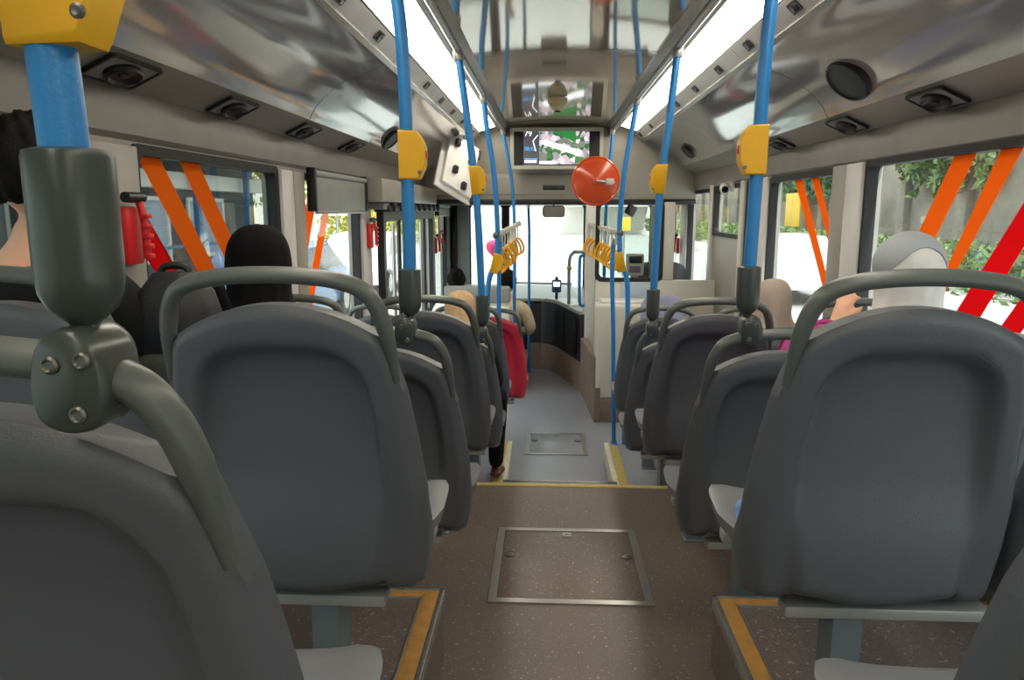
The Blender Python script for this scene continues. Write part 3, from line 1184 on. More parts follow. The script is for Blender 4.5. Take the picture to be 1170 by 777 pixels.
# dark square buttons in the strips beside the lights
sw_n = 0
swl = [(382, 4, -1), (429, 45, -1), (484, 101, -1), (501, 118, -1), (514, 131, -1), (525, 142, -1), (537, 154, -1), (548, 167, -1)]
swr = [(907, 6, 1), (854, 50, 1), (822, 80, 1), (795, 102, 1), (774, 119, 1), (745, 145, 1), (733, 155, 1), (724, 162, 1)]
base = None
for x, y, s in swl + swr:
    h = on_line(P_SWITCH, x, y, s)
    if not h:
        h = on_line(P_SWITCH, x, y - 1.5, s) or on_line(P_SWITCH, x, y + 1.5, s)
    if not h:
        print('switch miss', x, y)
        continue
    q, n, tv_ = h
    q = Vector((s * .686, q.y, 1.830))
    if base is None:
        t = empty('air_outlet', (0, 0, 0))
        build('frame', ring_prism(NB(), rrect(.040, .078, .006), rrect(.030, .064, .004), (0, 0, -.001), (1, 0, 0), (0, 1, 0), .006), M_black, t)
        build('flap', box(NB(), -.015, .015, -.032, .032, 0, .004, .0015, M=Matrix.Rotation(.06, 4, 'X')), M_lens, t)
        base = t
    else:
        t = copy_tree(base)
    zz = n
    yy = Vector((0, 1, 0))
    t.matrix_world = basis_at(q, yy.cross(zz), yy, zz)
    sw_n += 1
    tag(t, 'small dark rectangular outlet in the %s light strip edge' % ('door-side' if s < 0 else 'driver-side'), 'air outlet', 'small dark outlets along the %s light strip' % ('door-side' if s < 0 else 'driver-side'))

# oval speakers set in the coving
for x, y, s, sz, lab in ((971, 90, 1, .115, 'large dark oval speaker in the driver-side coving, the one nearest the rear'), (446, 158, -1, .10, 'large dark oval speaker in the door-side coving'), (787, 172, 1, .085, 'dark oval speaker in the driver-side coving beyond the first seam')):
    h = on_line(P_COVE, x, y, s)
    if not h:
        print('speaker miss', x, y)
        continue
    q, n, tv_ = h
    n = (n + Vector((0, 0, 0))).normalized()
    t = empty('speaker', q, lab.replace(', the one nearest the rear', ' above the first window'), 'speaker')
    M_ = aim(n * .010, n, (0, 1, 0))
    M_ = M_ @ Matrix.Diagonal((.74, 1.15, 1, 1)) if abs(M_.col[1].y) > .5 else M_ @ Matrix.Diagonal((1.15, .74, 1, 1))
    build('rim', lathe(NB(), [(sz * .98, -.045), (sz, .004), (sz * .97, .012), (sz * .88, .013), (sz * .86, .006)], M_, 40), M_black, t)
    build('grille', lathe(NB(), [(sz * .88, .0), (sz * .85, .006), (sz * .5, .009), (.002, .010)], M_, 40), M_bagpanel, t)

# nozzles on the ledge above the windows
nz = None
for x, y, s in ((1066, 108, 1), (964, 139, 1), (887, 161, 1), (760, 188, 1), (128, 84, -1), (256, 126, -1), (337, 153, -1), (393, 170, -1)):
    h = on_line(P_LEDGE, x, y, s)
    if not h:
        h = on_line(P_LEDGE, x, y + 3, s) or on_line(P_LEDGE, x, y - 3, s)
    if not h:
        print('nozzle miss', x, y)
        continue
    q, n, tv_ = h
    q = Vector((s * 1.125, q.y, 1.554))
    if nz is None:
        t = empty('air_vent', (0, 0, 0))
        build('plate', box(NB(), -.05, .05, -.11, .11, -.006, .006, .004), M_panelgrey, t)
        build('plate_rim', ring_prism(NB(), rrect(.106, .226, .012), rrect(.092, .21, .010), (0, 0, 0), (1, 0, 0), (0, 1, 0), .010), M_black, t)
        v = build('vane_ring', lathe(NB(), [(.042, .004), (.043, .016), (.037, .022), (.030, .014), (.012, .012), (.010, .018), (.002, .018)], Matrix.Diagonal((.9, 1.6, 1, 1))), M_black, t)
        nz = t
    else:
        t = copy_tree(nz)
    # tilt to look down
    n2 = n
    yy = Vector((0, 1, 0))
    t.matrix_world = basis_at(q + n2 * .004, yy.cross(n2), yy, n2)
    tag(t, 'dark swivel air vent on the ledge over the %s windows' % ('door-side' if s < 0 else 'driver-side'), 'air vent', 'air vents over the %s windows' % ('door-side' if s < 0 else 'driver-side'))

# opened mechanism flap over the middle doors
fo = at(522, 190, X=-.80)
fl = empty('hanging_flap', fo, 'bright white hinged service flap hanging open over the middle doors', 'service flap')
rot = aim((0, 0, 0), (-.74, .60, -.22), (0, 0, 1)) @ Matrix.Rotation(.45, 4, 'Z')
build('panel', box(NB(), -.19, .19, -.26, .26, -.012, .012, .008, M=rot), mat('flap_white', '#f4f2ee', .2, var=.02, coat=.6), fl)
fb = build('mechanism', box(NB(), -.16, .15, -.22, .20, -.05, -.012, .006, M=rot), bpy.data.materials['flap_white'], fl)
for k in range(3):
    build('hinge', tube(NB(), [rot @ Vector((-.19, -.24 + k * .2, -.02)), rot @ Vector((-.19, -.16 + k * .2, -.02))], .012, 10), M_black, fl)
for x, y in ((-.05, -.17), (.06, -.08), (-.08, .08), (.08, .15)):
    build('catch', box(NB(), x - .02, x + .02, y - .03, y + .03, -.085, -.05, .006, M=rot), M_black, fb)

# ------------------------------------------------------------------ driver's end
def plan_prism(bm, pts, z0, z1):
    loft(bm, [[(x, y, z0) for x, y in pts], [(x, y, z1) for x, y in pts]])
    return bm


bm = plan_prism(NB(), [(-1.0, 7.05), (-.13, 7.05), (-.05, 6.98), (.02, 6.85), (.21, 6.12), (.27, 5.22), (.31, 5.22), (.27, 6.14), (.10, 6.95), (.06, 7.12), (-1.0, 7.12)], LOW, -.045)
struct('baseboard_front', bm, M_kick)
bm = plan_prism(NB(), [(.205, 6.10), (.262, 5.24), (.30, 5.24), (.262, 6.10)], -.05, .17)
struct('baseboard_cab', bm, M_kick)
dash = empty('dashboard', (0, 7.3, -.04), 'black dashboard under the windscreen with rounded console doors', 'dashboard')


def rel(b):
    bmesh.ops.translate(b, vec=(0, -7.3, .04), verts=b.verts)
    return b


bm = plan_prism(NB(), [(-1.0, 7.05), (-.13, 7.05), (-.13, 8.4), (-1.0, 8.4)], -.04, .34)
build('front_panel', rel(bm), M_dash, dash)
bm = plan_prism(NB(), [(-.13, 7.05), (-.05, 6.98), (.02, 6.85), (.20, 6.14), (.40, 6.14), (.45, 7.5), (1.12, 7.5), (1.12, 8.4), (-.13, 8.4)], -.04, .36)
build('console', rel(bm), M_dash, dash)
bm = plan_prism(NB(), [(-1.0, 7.035), (-.135, 7.035), (-.055, 6.965), (.012, 6.838), (.19, 6.13), (.215, 6.13), (.22, 6.5), (.20, 8.38), (-1.0, 8.38)], .36, .385)
build('top_edge', rel(bm), M_panelgrey, dash)
for k, (a, b) in enumerate((((.032, 6.80), (.105, 6.52)), ((.115, 6.48), (.188, 6.20)))):
    a, b = Vector((*a, .16)), Vector((*b, .16))
    ax = (b - a).normalized()
    n = ax.cross(Vector((0, 0, 1)))
    w_ = (b - a).length
    bm = prism(NB(), rrect(w_, .33, .03), (a + b) / 2 - n * -.004 - Vector((.012, 0, 0)), ax, (0, 0, 1), .02)
    d = build('console_door', rel(bm), M_black, dash)
    bm = ball(NB(), (a + b) / 2 + Vector((-.02, -.004, .05)) + ax * (w_ * .3), .014, 12)
    build('latch', rel(bm), M_steel, d)
bm = tube(NB(), [(-.52, 7.2, .52), (.16, 7.2, .51)], .010, 12)
for x in (-.5, .14):
    tube(bm, [(x, 7.2, .515), (x, 7.25, .38)], .010, 12)
build('guard_rail', rel(bm), M_steel, dash)
wsurf = plan_prism(NB(), [(-.10, 7.0), (.0, 6.86), (.12, 6.45), (.2, 6.5), (.2, 7.0)], .385, .395)
build('tray', rel(wsurf), M_cream, dash)

p = at(636, 327, Y=6.92)
rd = empty('fare_reader', (p.x, 6.92, .395), 'dark blue fare card reader with pale screen on a short stand', 'card reader')
build('stand', box(NB(), -.014, .014, .0, .03, 0, p.z - .395, .004), M_navy, rd)
b = build('case', box(NB(), -.044, .044, -.022, .03, p.z - .395 - .06, p.z - .395 + .06, .014), mat('reader_blue', '#2c4a78', .4), rd)
build('screen', box(NB(), -.030, .030, -.025, -.018, p.z - .395 - .002, p.z - .395 + .042, .003), M_scr_white, b)
build('keypad', box(NB(), -.02, .02, -.025, -.018, p.z - .395 - .04, p.z - .395 - .015, .003), M_black, b)
build('beacon', lathe(NB(), [(.014, .06), (.014, .075), (.008, .088), (.002, .09)], Matrix.Translation((0, 0, p.z - .395))), M_black, rd)

t = empty('entry_rail', (at(652, 340, Y=6.55).x, 6.55, .385), 'grey bent rail rising from the console beside the card reader', 'handrail')
u0, u1 = at(650.5, 300, Y=6.55), at(666, 288, Y=6.55)
o_ = Vector(t.location)
build('tube', tube(NB(), spline([Vector((u0.x, 6.55, .385)) - o_, Vector((u0.x, 6.55, u0.z)) - o_, Vector((u0.x + .03, 6.55, u1.z - .01)) - o_, Vector((u0.x + .07, 6.55, u1.z)) - o_, Vector((.30, 6.5, u1.z)) - o_], 6), .014, 12), M_frame, t)
bm = ball(NB(), Vector((u0.x, 6.55, u0.z - .05)) - o_, .022, 12)
build('joint', bm, M_orange_trim, t)
t = empty('loop_handle', (.2, 6.22, .385), 'pale blue closed loop handle on the cab post', 'handrail')
a_, b_ = at(662.5, 292, Y=6.22), at(670, 349, Y=6.22)
o_ = Vector(t.location)
lp = [(a_.x + .02, a_.z), (b_.x - .005, a_.z - .01), (b_.x + .008, a_.z - .06), (b_.x + .008, b_.z + .06), (b_.x - .005, b_.z + .01), (a_.x + .02, b_.z), (a_.x + .003, b_.z + .05), (a_.x, a_.z - .05)]
build('loop', tube(NB(), spline([Vector((x, 6.22, z)) - o_ for x, z in lp], 5, True), .013, 12, closed=True), M_blue, t)
for z in (a_.z - .1, b_.z + .1):
    build('bracket', tube(NB(), [Vector((b_.x, 6.22, z)) - o_, Vector((.262, 6.20, z)) - o_], .009, 10), M_steel, t)

cab = empty('driver_partition', (.55, 5.6, LOW), 'cream driver partition with black-rimmed window behind the cab', 'partition')


def rl(b):
    bmesh.ops.translate(b, vec=(-.55, -5.6, -LOW), verts=b.verts)
    return b


build('cab_post', rl(box(NB(), .235, .315, 6.10, 6.18, -.05, 1.27, .012)), M_white, cab)
build('lower_panel', rl(box(NB(), .285, 1.17, 5.58, 5.61, LOW, .70, .01)), M_cream, cab)
wp = NB()
ring_prism(wp, rrect(.50, .60, .05), rrect(.44, .54, .04), (.53, 5.605, .985), (1, 0, 0), (0, 0, 1), .03)
g_ = build('window_gasket', rl(wp), M_rubber, cab)
build('pane', rl(box(NB(), .30, .76, 5.588, 5.594, .73, 1.24)), M_glass, g_)
build('upper_panel', rl(box(NB(), .78, .86, 5.58, 5.61, .70, 1.27, .008)), M_cream, cab)
build('blue_panel', rl(box(NB(), .475, .665, 5.555, 5.582, .30, .685, .008)), M_pale, cab)
build('curtain', rl(box(NB(), .70, .775, 5.70, 5.73, .70, 1.25, .01)), M_panelgrey, cab)

bx_ = empty('engine_box', (.5, 5.35, LOW), 'cream rounded equipment cabinet with brown base beside the front aisle', 'cabinet')
build('body', box(NB(), -.225, .25, -.13, .16, .17, .86, .03, 4), M_cream, bx_)
build('base', box(NB(), -.222, .25, -.127, .16, 0, .175, .006), M_kick, bx_)
build('lid', box(NB(), -.19, .22, -.10, .14, .855, .875, .008), M_white, bx_)

p0, p1 = at(716, 290, Y=5.75), at(735, 315, Y=5.75)
tk = empty('ticket_machine', ((p0.x + p1.x) / 2, 5.75, p1.z), 'cream ticket machine with two small screens on the driver partition', 'ticket machine')
w2, h2 = (p1.x - p0.x) / 2, p0.z - p1.z
build('case', box(NB(), -w2, w2, -.03, .06, 0, h2, .012), M_cream, tk)
build('screen', box(NB(), -w2 * .75, w2 * .75, -.034, -.028, h2 * .58, h2 * .9, .004), M_black, tk)
build('ticket_slot', box(NB(), -w2 * .7, w2 * .6, -.034, -.028, h2 * .15, h2 * .45, .004), mat('slot_violet', '#7d5f86', .4), tk)
build('stand', box(NB(), -.03, .03, 0, .05, -(p1.z - .68), .005, .005), M_panelgrey, tk)

ds = empty('driver_chair', (.93, 6.6, LOW), 'dark driver seat with rounded headrest behind the cab partition', 'seat')
bm = NB()
loft(bm, [[(u * q, d, .80 + v * q) for u, v in rrect(.46, .52, .12, 6)] for d, q in ((0, .9), (.02, 1), (.09, 1), (.11, .92))])
build('backrest', bm, M_black, ds)
bm = NB()
hz = at(754, 307, Y=6.6).z - LOW
loft(bm, [[(u * q, d, hz + v * q) for u, v in rrect(.20, .19, .06, 6)] for d, q in ((0, .85), (.015, 1), (.07, 1), (.09, .85))])
build('headrest', bm, M_bag, ds)
build('seat_pad', box(NB(), -.23, .23, .08, .52, .42, .54, .03), M_black, ds)
build('pedestal', box(NB(), -.15, .15, .12, .45, 0, .43, .01), M_black, ds)

# windscreen mirror
p = at(632.5, 241.5, Y=6.75)
mr = empty('rear_view_mirror', p, 'wide interior mirror hanging under the header before the windscreen', 'mirror')
bm = NB()
loft(bm, [[(u * q, d, v * q) for u, v in rrect(.20, .105, .03, 6)] for d, q in ((.0, 1), (.02, .97), (.035, .8))])
build('housing', bm, M_black, mr)
bm = prism(NB(), rrect(.188, .093, .026, 6), (0, -.001, 0), (1, 0, 0), (0, 0, 1), .003)
build('mirror_face', bm, M_mirror, mr)
build('stem', tube(NB(), [(0, .02, .04), (0, .03, 1.265 - p.z)], .008, 10), M_black, mr)
p = at(721, 240, Y=6.9)
mr = empty('hanging_display', p, 'small dark display hanging by the driver under the header', 'display')
build('case', box(NB(), -.045, .045, -.02, .03, -.05, .045, .01, M=Matrix.Rotation(.5, 4, 'Y')), mat('case_brown', '#5b3d40', .5), mr)
build('bracket', tube(NB(), [(0, 0, .03), (0, .02, 1.265 - p.z)], .008, 8), M_black, mr)

# cream and grey partition on the door side
pt = empty('seat_partition', (-.63, 5.9, LOW), 'pale partition with grey padded top in front of the red seat', 'partition')
build('lower_panel', box(NB(), -.27, .26, 0, .03, 0, .80, .01), M_cream, pt)
build('padded_top', box(NB(), -.27, .26, -.02, .05, .78, .915, .02, 3), M_panelgrey, pt)
build('box_cover', box(NB(), .06, .26, -.05, 0, .46, .76, .02, 3), M_white, pt)

# roller blinds over the door-side windows
for nm, ya, yb, z0, z1, lab in (('roller_blind', 3.47, 4.40, 1.205, 1.385, 'grey roller blind half drawn over the window before the middle doors'), ('roller_blind', 7.36, 8.16, 1.16, 1.26, 'small grey roller blind on the far window past the middle doors')):
    t = empty(nm, (-1.15, (ya + yb) / 2, z1), lab, 'blind')
    h = (yb - ya) / 2
    build('sheet', box(NB(), -.004, .004, -h, h, z0 - z1, 0, .002), M_panelgrey, t)
    build('roller', tube(NB(), [(0, -h - .02, -.005), (0, h + .02, -.005)], .016, 14), M_panelgrey, t)
    build('hem_bar', box(NB(), -.008, .008, -h, h, z0 - z1 - .012, z0 - z1 + .004, .003), M_steel, t)
    for s in (-1, 1):
        build('bracket', box(NB(), -.03, .012, s * h + (-.035 if s < 0 else .005), s * h + (-.005 if s < 0 else .035), z0 - z1, .02, .004), M_black, t)

# emergency hammers in red holders
hm = None
for x, y, s, lab in ((148, 256, -1, 'red emergency hammer holder on the grey pillar beside the man'), (423, 264, -1, 'small red hammer holder on the post before the middle doors'), (498, 277, -1, 'small red hammer holder on the white post past the middle doors'), (774, 277, 1, 'small red hammer holder on the driver-side pillar by the far window')):
    p = at(x, y, X=s * 1.16)
    if hm is None:
        t = empty('mounted_emergency_hammer', p)
        build('holder', box(NB(), -.016, .012, -.035, .045, -.105, .045, .008), M_redglow, t)
        bm = tube(NB(), spline([(.02, .02, .06), (.03, .02, .0), (.03, .02, -.09)], 5), .010, 12)
        build('handle', bm, M_redglow, t)
        hd = build('head', tube(NB(), [(.02, -.045, .068), (.02, .035, .068)], .014, 14), M_black, t)
        bm = NB()
        for k in range(5):
            box(bm, .026, .044, .006, .036, -.09 + k * .026, -.078 + k * .026, .002)
        build('grip_ribs', bm, M_redglow, t)
        hm = t
    else:
        t = copy_tree(hm)
        t.location = p
        if s > 0:
            t.rotation_euler = (0, 0, PI)
    tag(t, lab, 'emergency hammer', 'emergency hammers in red holders')

p = at(838, 214, X=1.186)
wc = empty('mounted_camera', p, 'small white camera mounted on the grey band above the driver-side windows', 'camera')
build('base', box(NB(), -.03, .0, -.05, .05, -.03, .03, .01), M_white, wc)
build('barrel', lathe(NB(), [(.03, -.06), (.034, -.05), (.034, .07), (.028, .08)], aim((-.06, -.01, -.005), (-.2, -1, -.15)), 20), M_white, wc)
build('lens', lathe(NB(), [(.022, .078), (.022, .083), (.004, .084)], aim((-.06, -.01, -.005), (-.2, -1, -.15)), 20), M_lens, wc)

# ------------------------------------------------------------------ coloured film strips on the side windows
DX = 1.216


def film(left, right, s, mt, lab, win, zr=None):
    """a straight strip between two slanting edges (two sighted points each), cut to its window"""
    y0, y1, z0, z1 = win
    if zr:
        z0, z1 = zr

    def line(pq):
        p, q = (at(x, y, X=s * DX) for x, y in pq)
        return lambda z: p.y + (q.y - p.y) * (z - p.z) / (q.z - p.z)
    l, r = line(left), line(right)
    poly = [(l(z1), z1), (r(z1), z1), (r(z0), z0), (l(z0), z0)]
    for lim, sg in ((y0, 1), (y1, -1)):
        out = []
        for i, p in enumerate(poly):
            q = poly[(i + 1) % len(poly)]
            pi, qi = sg * (p[0] - lim) >= 0, sg * (q[0] - lim) >= 0
            if pi:
                out.append(p)
            if pi != qi:
                t = (lim - p[0]) / (q[0] - p[0])
                out.append((lim, p[1] + (q[1] - p[1]) * t))
        poly = out
    P = [Vector((s * DX, y, z)) for y, z in poly]
    bm = NB()
    loft(bm, [P, [p + Vector((s * .0008, 0, 0)) for p in P]])
    tag(build('window_film', bm, mt), lab, 'window film', 'slanting film strips on the side windows')


WL1, WL2, WR1, WR2 = (2.035, 3.085, .57, 1.362), (3.42, 4.40, .52, 1.352), (1.07, 3.085, .57, 1.383), (3.425, 4.385, .52, 1.368)
film([(155, 175.5), (229, 316)], [(181, 178), (250, 316)], -1, M_orange, 'wider orange strip on the dark door-side window, beside the red strip', WL1)
film([(204, 182), (263, 308)], [(226, 185), (283, 312)], -1, M_orange, 'orange strip on the dark door-side window, close to the black scarf', WL1)
film([(150.5, 272), (223, 368)], [(161, 236), (232, 368)], -1, M_redfilm, 'bright red strip on the dark door-side window by the hammer holder', WL1)
film([(349, 241), (345, 270)], [(359.6, 240), (354.5, 270)], -1, M_orange, 'orange strip on the window under the roller blind, rear one', WL2)
zs = at(366, 270, X=-DX).z
film([(368.6, 241), (357, 306)], [(376, 241), (364.7, 306)], -1, M_palefilm, 'pale pink strip end just under the roller blind', WL2, (zs + .001, 1.352))
film([(368.6, 241), (357, 306)], [(376, 241), (364.7, 306)], -1, M_orange, 'orange strip on the window under the roller blind, below the pale end', WL2, (.52, zs))
film([(1094.6, 170), (1047.8, 269)], [(1119.5, 167.6), (1069.5, 269)], 1, M_orange, 'orange strip on the big driver-side window, behind the grey-white scarf', WR1)
film([(1147.8, 162), (1088, 292)], [(1175, 158.3), (1102, 292)], 1, M_orange, 'wider orange strip on the big driver-side window, beside the red strip', WR1)
film([(1170, 231), (1100.5, 343)], [(1201, 231), (1130, 346)], 1, M_redfilm, 'bright red strip slanting down the big driver-side window', WR1)
film([(1225, 260), (1142, 375)], [(1255, 260), (1170, 375)], 1, M_redfilm, 'second red strip at the low rear corner of the driver-side window', WR1)
film([(906.5, 199.5), (935.7, 312)], [(915, 198.6), (943.8, 312)], 1, M_orange, 'thin orange strip on the second driver-side window, its front one', WR2)
film([(925, 196.5), (952, 296)], [(933.5, 195.4), (956.8, 290.5)], 1, M_orange, 'thin orange strip on the second driver-side window, by the pillar', WR2)

# notices stuck on the glass
for x0, y0, x1, y1, s, base_, ink, lab, kind in ((827, 286, 835, 331, 1, M_wsign, M_redglow, 'narrow white notice with red lines in the small lower cab window', 'lines'),
                                                (764, 243, 773, 262, 1, M_wsign, M_redglow, 'white notice with a red ring on the far driver-side window', 'ring'),
                                                (500, 248, 509, 266, -1, M_wsign, M_redglow, 'white notice with a red ring on the window past the doors', 'ring')):
    a, b = at(x0, y0, X=s * 1.215), at(x1, y1, X=s * 1.215)
    ya, yb = sorted((a.y, b.y))
    za, zb = b.z, a.z
    t = empty('notice', (s * 1.215, (ya + yb) / 2, (za + zb) / 2), lab, 'notice')
    w_, h_ = yb - ya, zb - za
    build('sheet', box(NB(), -.0006, .0006, -w_ / 2, w_ / 2, -h_ / 2, h_ / 2), base_, t)
    bm = NB()
    if kind == 'lines':
        for k in range(7):
            zz = h_ / 2 - h_ * (k + .7) / 7.6
            box(bm, -s * .0012 - .0004, -s * .0012 + .0004, -w_ * .38, w_ * (.38 if k % 3 else .1), zz - h_ * .035, zz + h_ * .035)
    else:
        ring_prism(bm, [(w_ * .4 * math.cos(k * PI / 12), w_ * .4 * math.sin(k * PI / 12)) for k in range(24)], [(w_ * .3 * math.cos(k * PI / 12), w_ * .3 * math.sin(k * PI / 12)) for k in range(24)], (-s * .0014, 0, h_ * .15), (0, 1, 0), (0, 0, 1), .0005)
        box(bm, -s * .0012 - .0004, -s * .0012 + .0004, -w_ * .4, w_ * .4, -h_ * .42, -h_ * .3)
    build('print', bm, ink, t)

# ------------------------------------------------------------------ people
def evaluate(o, name):
    dg = bpy.context.evaluated_depsgraph_get()
    dg.update()
    me = bpy.data.meshes.new_from_object(o.evaluated_get(dg))
    me.name = name
    old = o.data
    bpy.data.objects.remove(o)
    bpy.data.meshes.remove(old)
    return me


def skin_mesh(J, E_, R_, root, sub=1):
    keys = [k for k in J if any(k in e for e in E_)]
    idx = {k: i for i, k in enumerate(keys)}
    me = bpy.data.meshes.new('skin')
    me.from_pydata([J[k] for k in keys], [(idx[a], idx[b]) for a, b in E_], [])
    o = bpy.data.objects.new('skin', me)
    COL.objects.link(o)
    o.modifiers.new('s', 'SKIN')
    for k in keys:
        d = me.skin_vertices[0].data[idx[k]]
        r = R_[k]
        d.radius = (r, r) if not isinstance(r, tuple) else r
        d.use_root = (k == root)
    m = o.modifiers.new('u', 'SUBSURF')
    m.levels = m.render_levels = sub
    return evaluate(o, 'skin')


def remesh(me, vox, it=2):
    o = bpy.data.objects.new('rm', me)
    COL.objects.link(o)
    m = o.modifiers.new('r', 'REMESH')
    m.mode = 'VOXEL'
    m.voxel_size = vox
    m = o.modifiers.new('s', 'SMOOTH')
    m.iterations = it
    m.factor = .5
    return evaluate(o, 'body')


BASE_J = dict(pelvis=(0, 0, .10), belly=(0, -.015, .24), chest=(0, -.025, .37), collar=(0, -.015, .475), neck=(0, .01, .545), skull=(0, .03, .62))
BASE_R = dict(pelvis=(.15, .11), belly=(.125, .10), chest=(.14, .105), collar=(.085, .065), neck=.048, skull=.055)
TORSO = [('pelvis', 'belly'), ('belly', 'chest'), ('chest', 'collar'), ('collar', 'neck'), ('neck', 'skull')]


def limbs(J, R_, arm, leg):
    E_ = []
    for s, k in ((-1, 'l'), (1, 'r')):
        el, wr = arm.get(k, ((s * .235, .04, .22), (s * .13, .27, .17)))
        kn, an = leg.get(k, ((s * .12, .40, .075), (s * .12, .42, -.33)))
        sh = (s * .165, -.02, .435)
        J[k + 'sh'], J[k + 'el'], J[k + 'wr'] = sh, el, wr
        R_[k + 'sh'], R_[k + 'el'], R_[k + 'wr'] = .058, .042, .028
        E_ += [('collar', k + 'sh'), (k + 'sh', k + 'el'), (k + 'el', k + 'wr')]
        d = (Vector(wr) - Vector(el)).normalized()
        side = d.cross(Vector((0, 0, 1)))
        side = (side if side.length > .2 else Vector((1, 0, 0))).normalized() * (1 if s > 0 else 1)
        nrm = side.cross(d).normalized()
        pm = Vector(wr) + d * .055
        J[k + 'pm'] = tuple(pm)
        R_[k + 'pm'] = (.036, .020)
        E_.append((k + 'wr', k + 'pm'))
        for i, (off, ln) in enumerate(((-.027, .062), (-.010, .072), (.008, .068), (.025, .054))):
            b0 = pm + side * off * .9 + d * .028
            b1 = b0 + d * ln * .55 + side * off * .25 - nrm * .008
            b2 = b1 + d * ln * .38 - nrm * .028
            for q, b in enumerate((b0, b1, b2)):
                J['%sf%d%d' % (k, i, q)] = tuple(b)
                R_['%sf%d%d' % (k, i, q)] = (.0095, .009, .0078)[q]
            E_ += [(k + 'pm', '%sf%d0' % (k, i)), ('%sf%d0' % (k, i), '%sf%d1' % (k, i)), ('%sf%d1' % (k, i), '%sf%d2' % (k, i))]
        t0 = Vector(wr) + d * .025 - side * s * .028
        t1 = t0 + d * .035 - side * s * .022 - nrm * .008
        t2 = t1 + d * .030 - side * s * .004 - nrm * .006
        for q, b in enumerate((t0, t1, t2)):
            J['%st%d' % (k, q)] = tuple(b)
            R_['%st%d' % (k, q)] = (.013, .0105, .009)[q]
        E_ += [(k + 'wr', k + 't0'), (k + 't0', k + 't1'), (k + 't1', k + 't2')]
        hp = (s * .09, .03, .085)
        J[k + 'hp'], J[k + 'kn'], J[k + 'an'] = hp, kn, an
        R_[k + 'hp'], R_[k + 'kn'], R_[k + 'an'] = .088, .058, .036
        he = Vector(an) + Vector((0, -.03, -.045))
        to = Vector(an) + Vector((s * .02, .16, -.055))
        ba = Vector(an) + Vector((s * .012, .09, -.045))
        J[k + 'he'], J[k + 'ba'], J[k + 'to'] = tuple(he), tuple(ba), tuple(to)
        R_[k + 'he'], R_[k + 'ba'], R_[k + 'to'] = .032, (.040, .028), (.032, .018)
        E_ += [('pelvis', k + 'hp'), (k + 'hp', k + 'kn'), (k + 'kn', k + 'an'), (k + 'an', k + 'he'), (k + 'an', k + 'ba'), (k + 'ba', k + 'to')]
    return E_


def bend(co, lean, turn):
    """lean the trunk forward about the hips, then turn it"""
    x, y, z = co
    if z > .10:
        f_ = min(1, (z - .10) / .2) * lean
        c, s = math.cos(f_), math.sin(f_)
        dz = z - .10
        y, z = y * c + dz * s, .10 + dz * c - y * s
    return (x, y, z)


def scarf_bm(kind):
    """a headscarf: rings from the crown down over the shoulders, folds growing downward"""
    prof = [(.802, .012, .014, .02), (.798, .040, .048, .02), (.782, .066, .079, .022), (.752, .085, .103, .022), (.71, .094, .113, .022), (.665, .096, .114, .022), (.62, .093, .108, .018),
            (.575, .104, .102, .008), (.54, .138, .108, .000), (.505, .172, .118, -.008), (.465, .198, .128, -.013), (.42, .212, .136, -.016), (.37, .224, .146, -.018), (.31, .222, .150, -.018), (.27, .220, .150, -.016)]
    prof = [tuple(v) for v in spline4(prof, 4)]
    bm = NB()
    N = 72
    rows = []
    for i, (z, rx, ry, yc) in enumerate(prof):
        t = i / (len(prof) - 1)
        row = []
        for k in range(N):
            a = k * 2 * PI / N
            f_ = .055 * t * t * math.sin(7 * a + 3 * t) + .03 * t * math.sin(13 * a + 1.7 + 5 * t) + .014 * math.sin(3 * a + 9 * t + kind) * t
            g = 1 + f_
            back = max(0, -math.sin(a))
            row.append(bm.verts.new((rx * g * math.cos(a), yc + ry * g * math.sin(a) - .010 * back * t, z - .02 * t * math.sin(2 * a + kind) - .03 * back * t)))
        rows.append(row)
    for row in rows:
        for v in row:
            if v.co.z < .5:
                v.co.y = max(v.co.y, -.135)
    top = bm.verts.new((0, .02, .804))
    for k in range(N):
        bm.faces.new((top, rows[0][k], rows[0][(k + 1) % N]))
    for a, b in zip(rows, rows[1:]):
        for k in range(N):
            j = (k + 1) % N
            co = (a[k].co + b[j].co) / 2
            # face opening
            if co.y > .04 and ((co.x / .062) ** 2 + ((co.z - .672) / .082) ** 2) < 1:
                continue
            bm.faces.new((a[k], b[k], b[j], a[j]))
    return bm


def spline4(rows, n):
    out = []
    for i in range(len(rows) - 1):
        p = [rows[max(0, min(len(rows) - 1, i + q))] for q in (-1, 0, 1, 2)]
        for k in range(n):
            t = k / n
            out.append([.5 * (2 * p[1][c] + (p[2][c] - p[0][c]) * t + (2 * p[0][c] - 5 * p[1][c] + 4 * p[2][c] - p[3][c]) * t * t + (3 * p[1][c] - p[0][c] - 3 * p[2][c] + p[3][c]) * t ** 3) for c in range(4)])
    out.append(list(rows[-1]))
    return out


def solid(bm, th):
    bmesh.ops.recalc_face_normals(bm, faces=bm.faces)
    bmesh.ops.solidify(bm, geom=bm.faces[:], thickness=th)
    return bm


def hair_bm(bun=False):
    bm = NB()
    t = bmesh.new()
    bmesh.ops.create_uvsphere(t, u_segments=56, v_segments=40, radius=1)
    kill = []
    for v in t.verts:
        x, y, z = v.co
        n = 1 + .05 * math.sin(17 * x + 9 * z) * math.sin(13 * y + 5) + random.uniform(-.02, .03)
        v.co = Vector((x * .087 * n, .022 + y * .107 * n, .705 + z * .106 * n))
        if (y > .45 and z < .42) or z < -.72 or (y > .05 and z < -.35):
            kill.append(v)
    bmesh.ops.delete(t, geom=kill, context='VERTS')
    solid(t, .012)
    merge(bm, t)
    if bun:
        ball(bm, (0, -.085, .775), .045, 18, (1, .9, .9))
    return bm


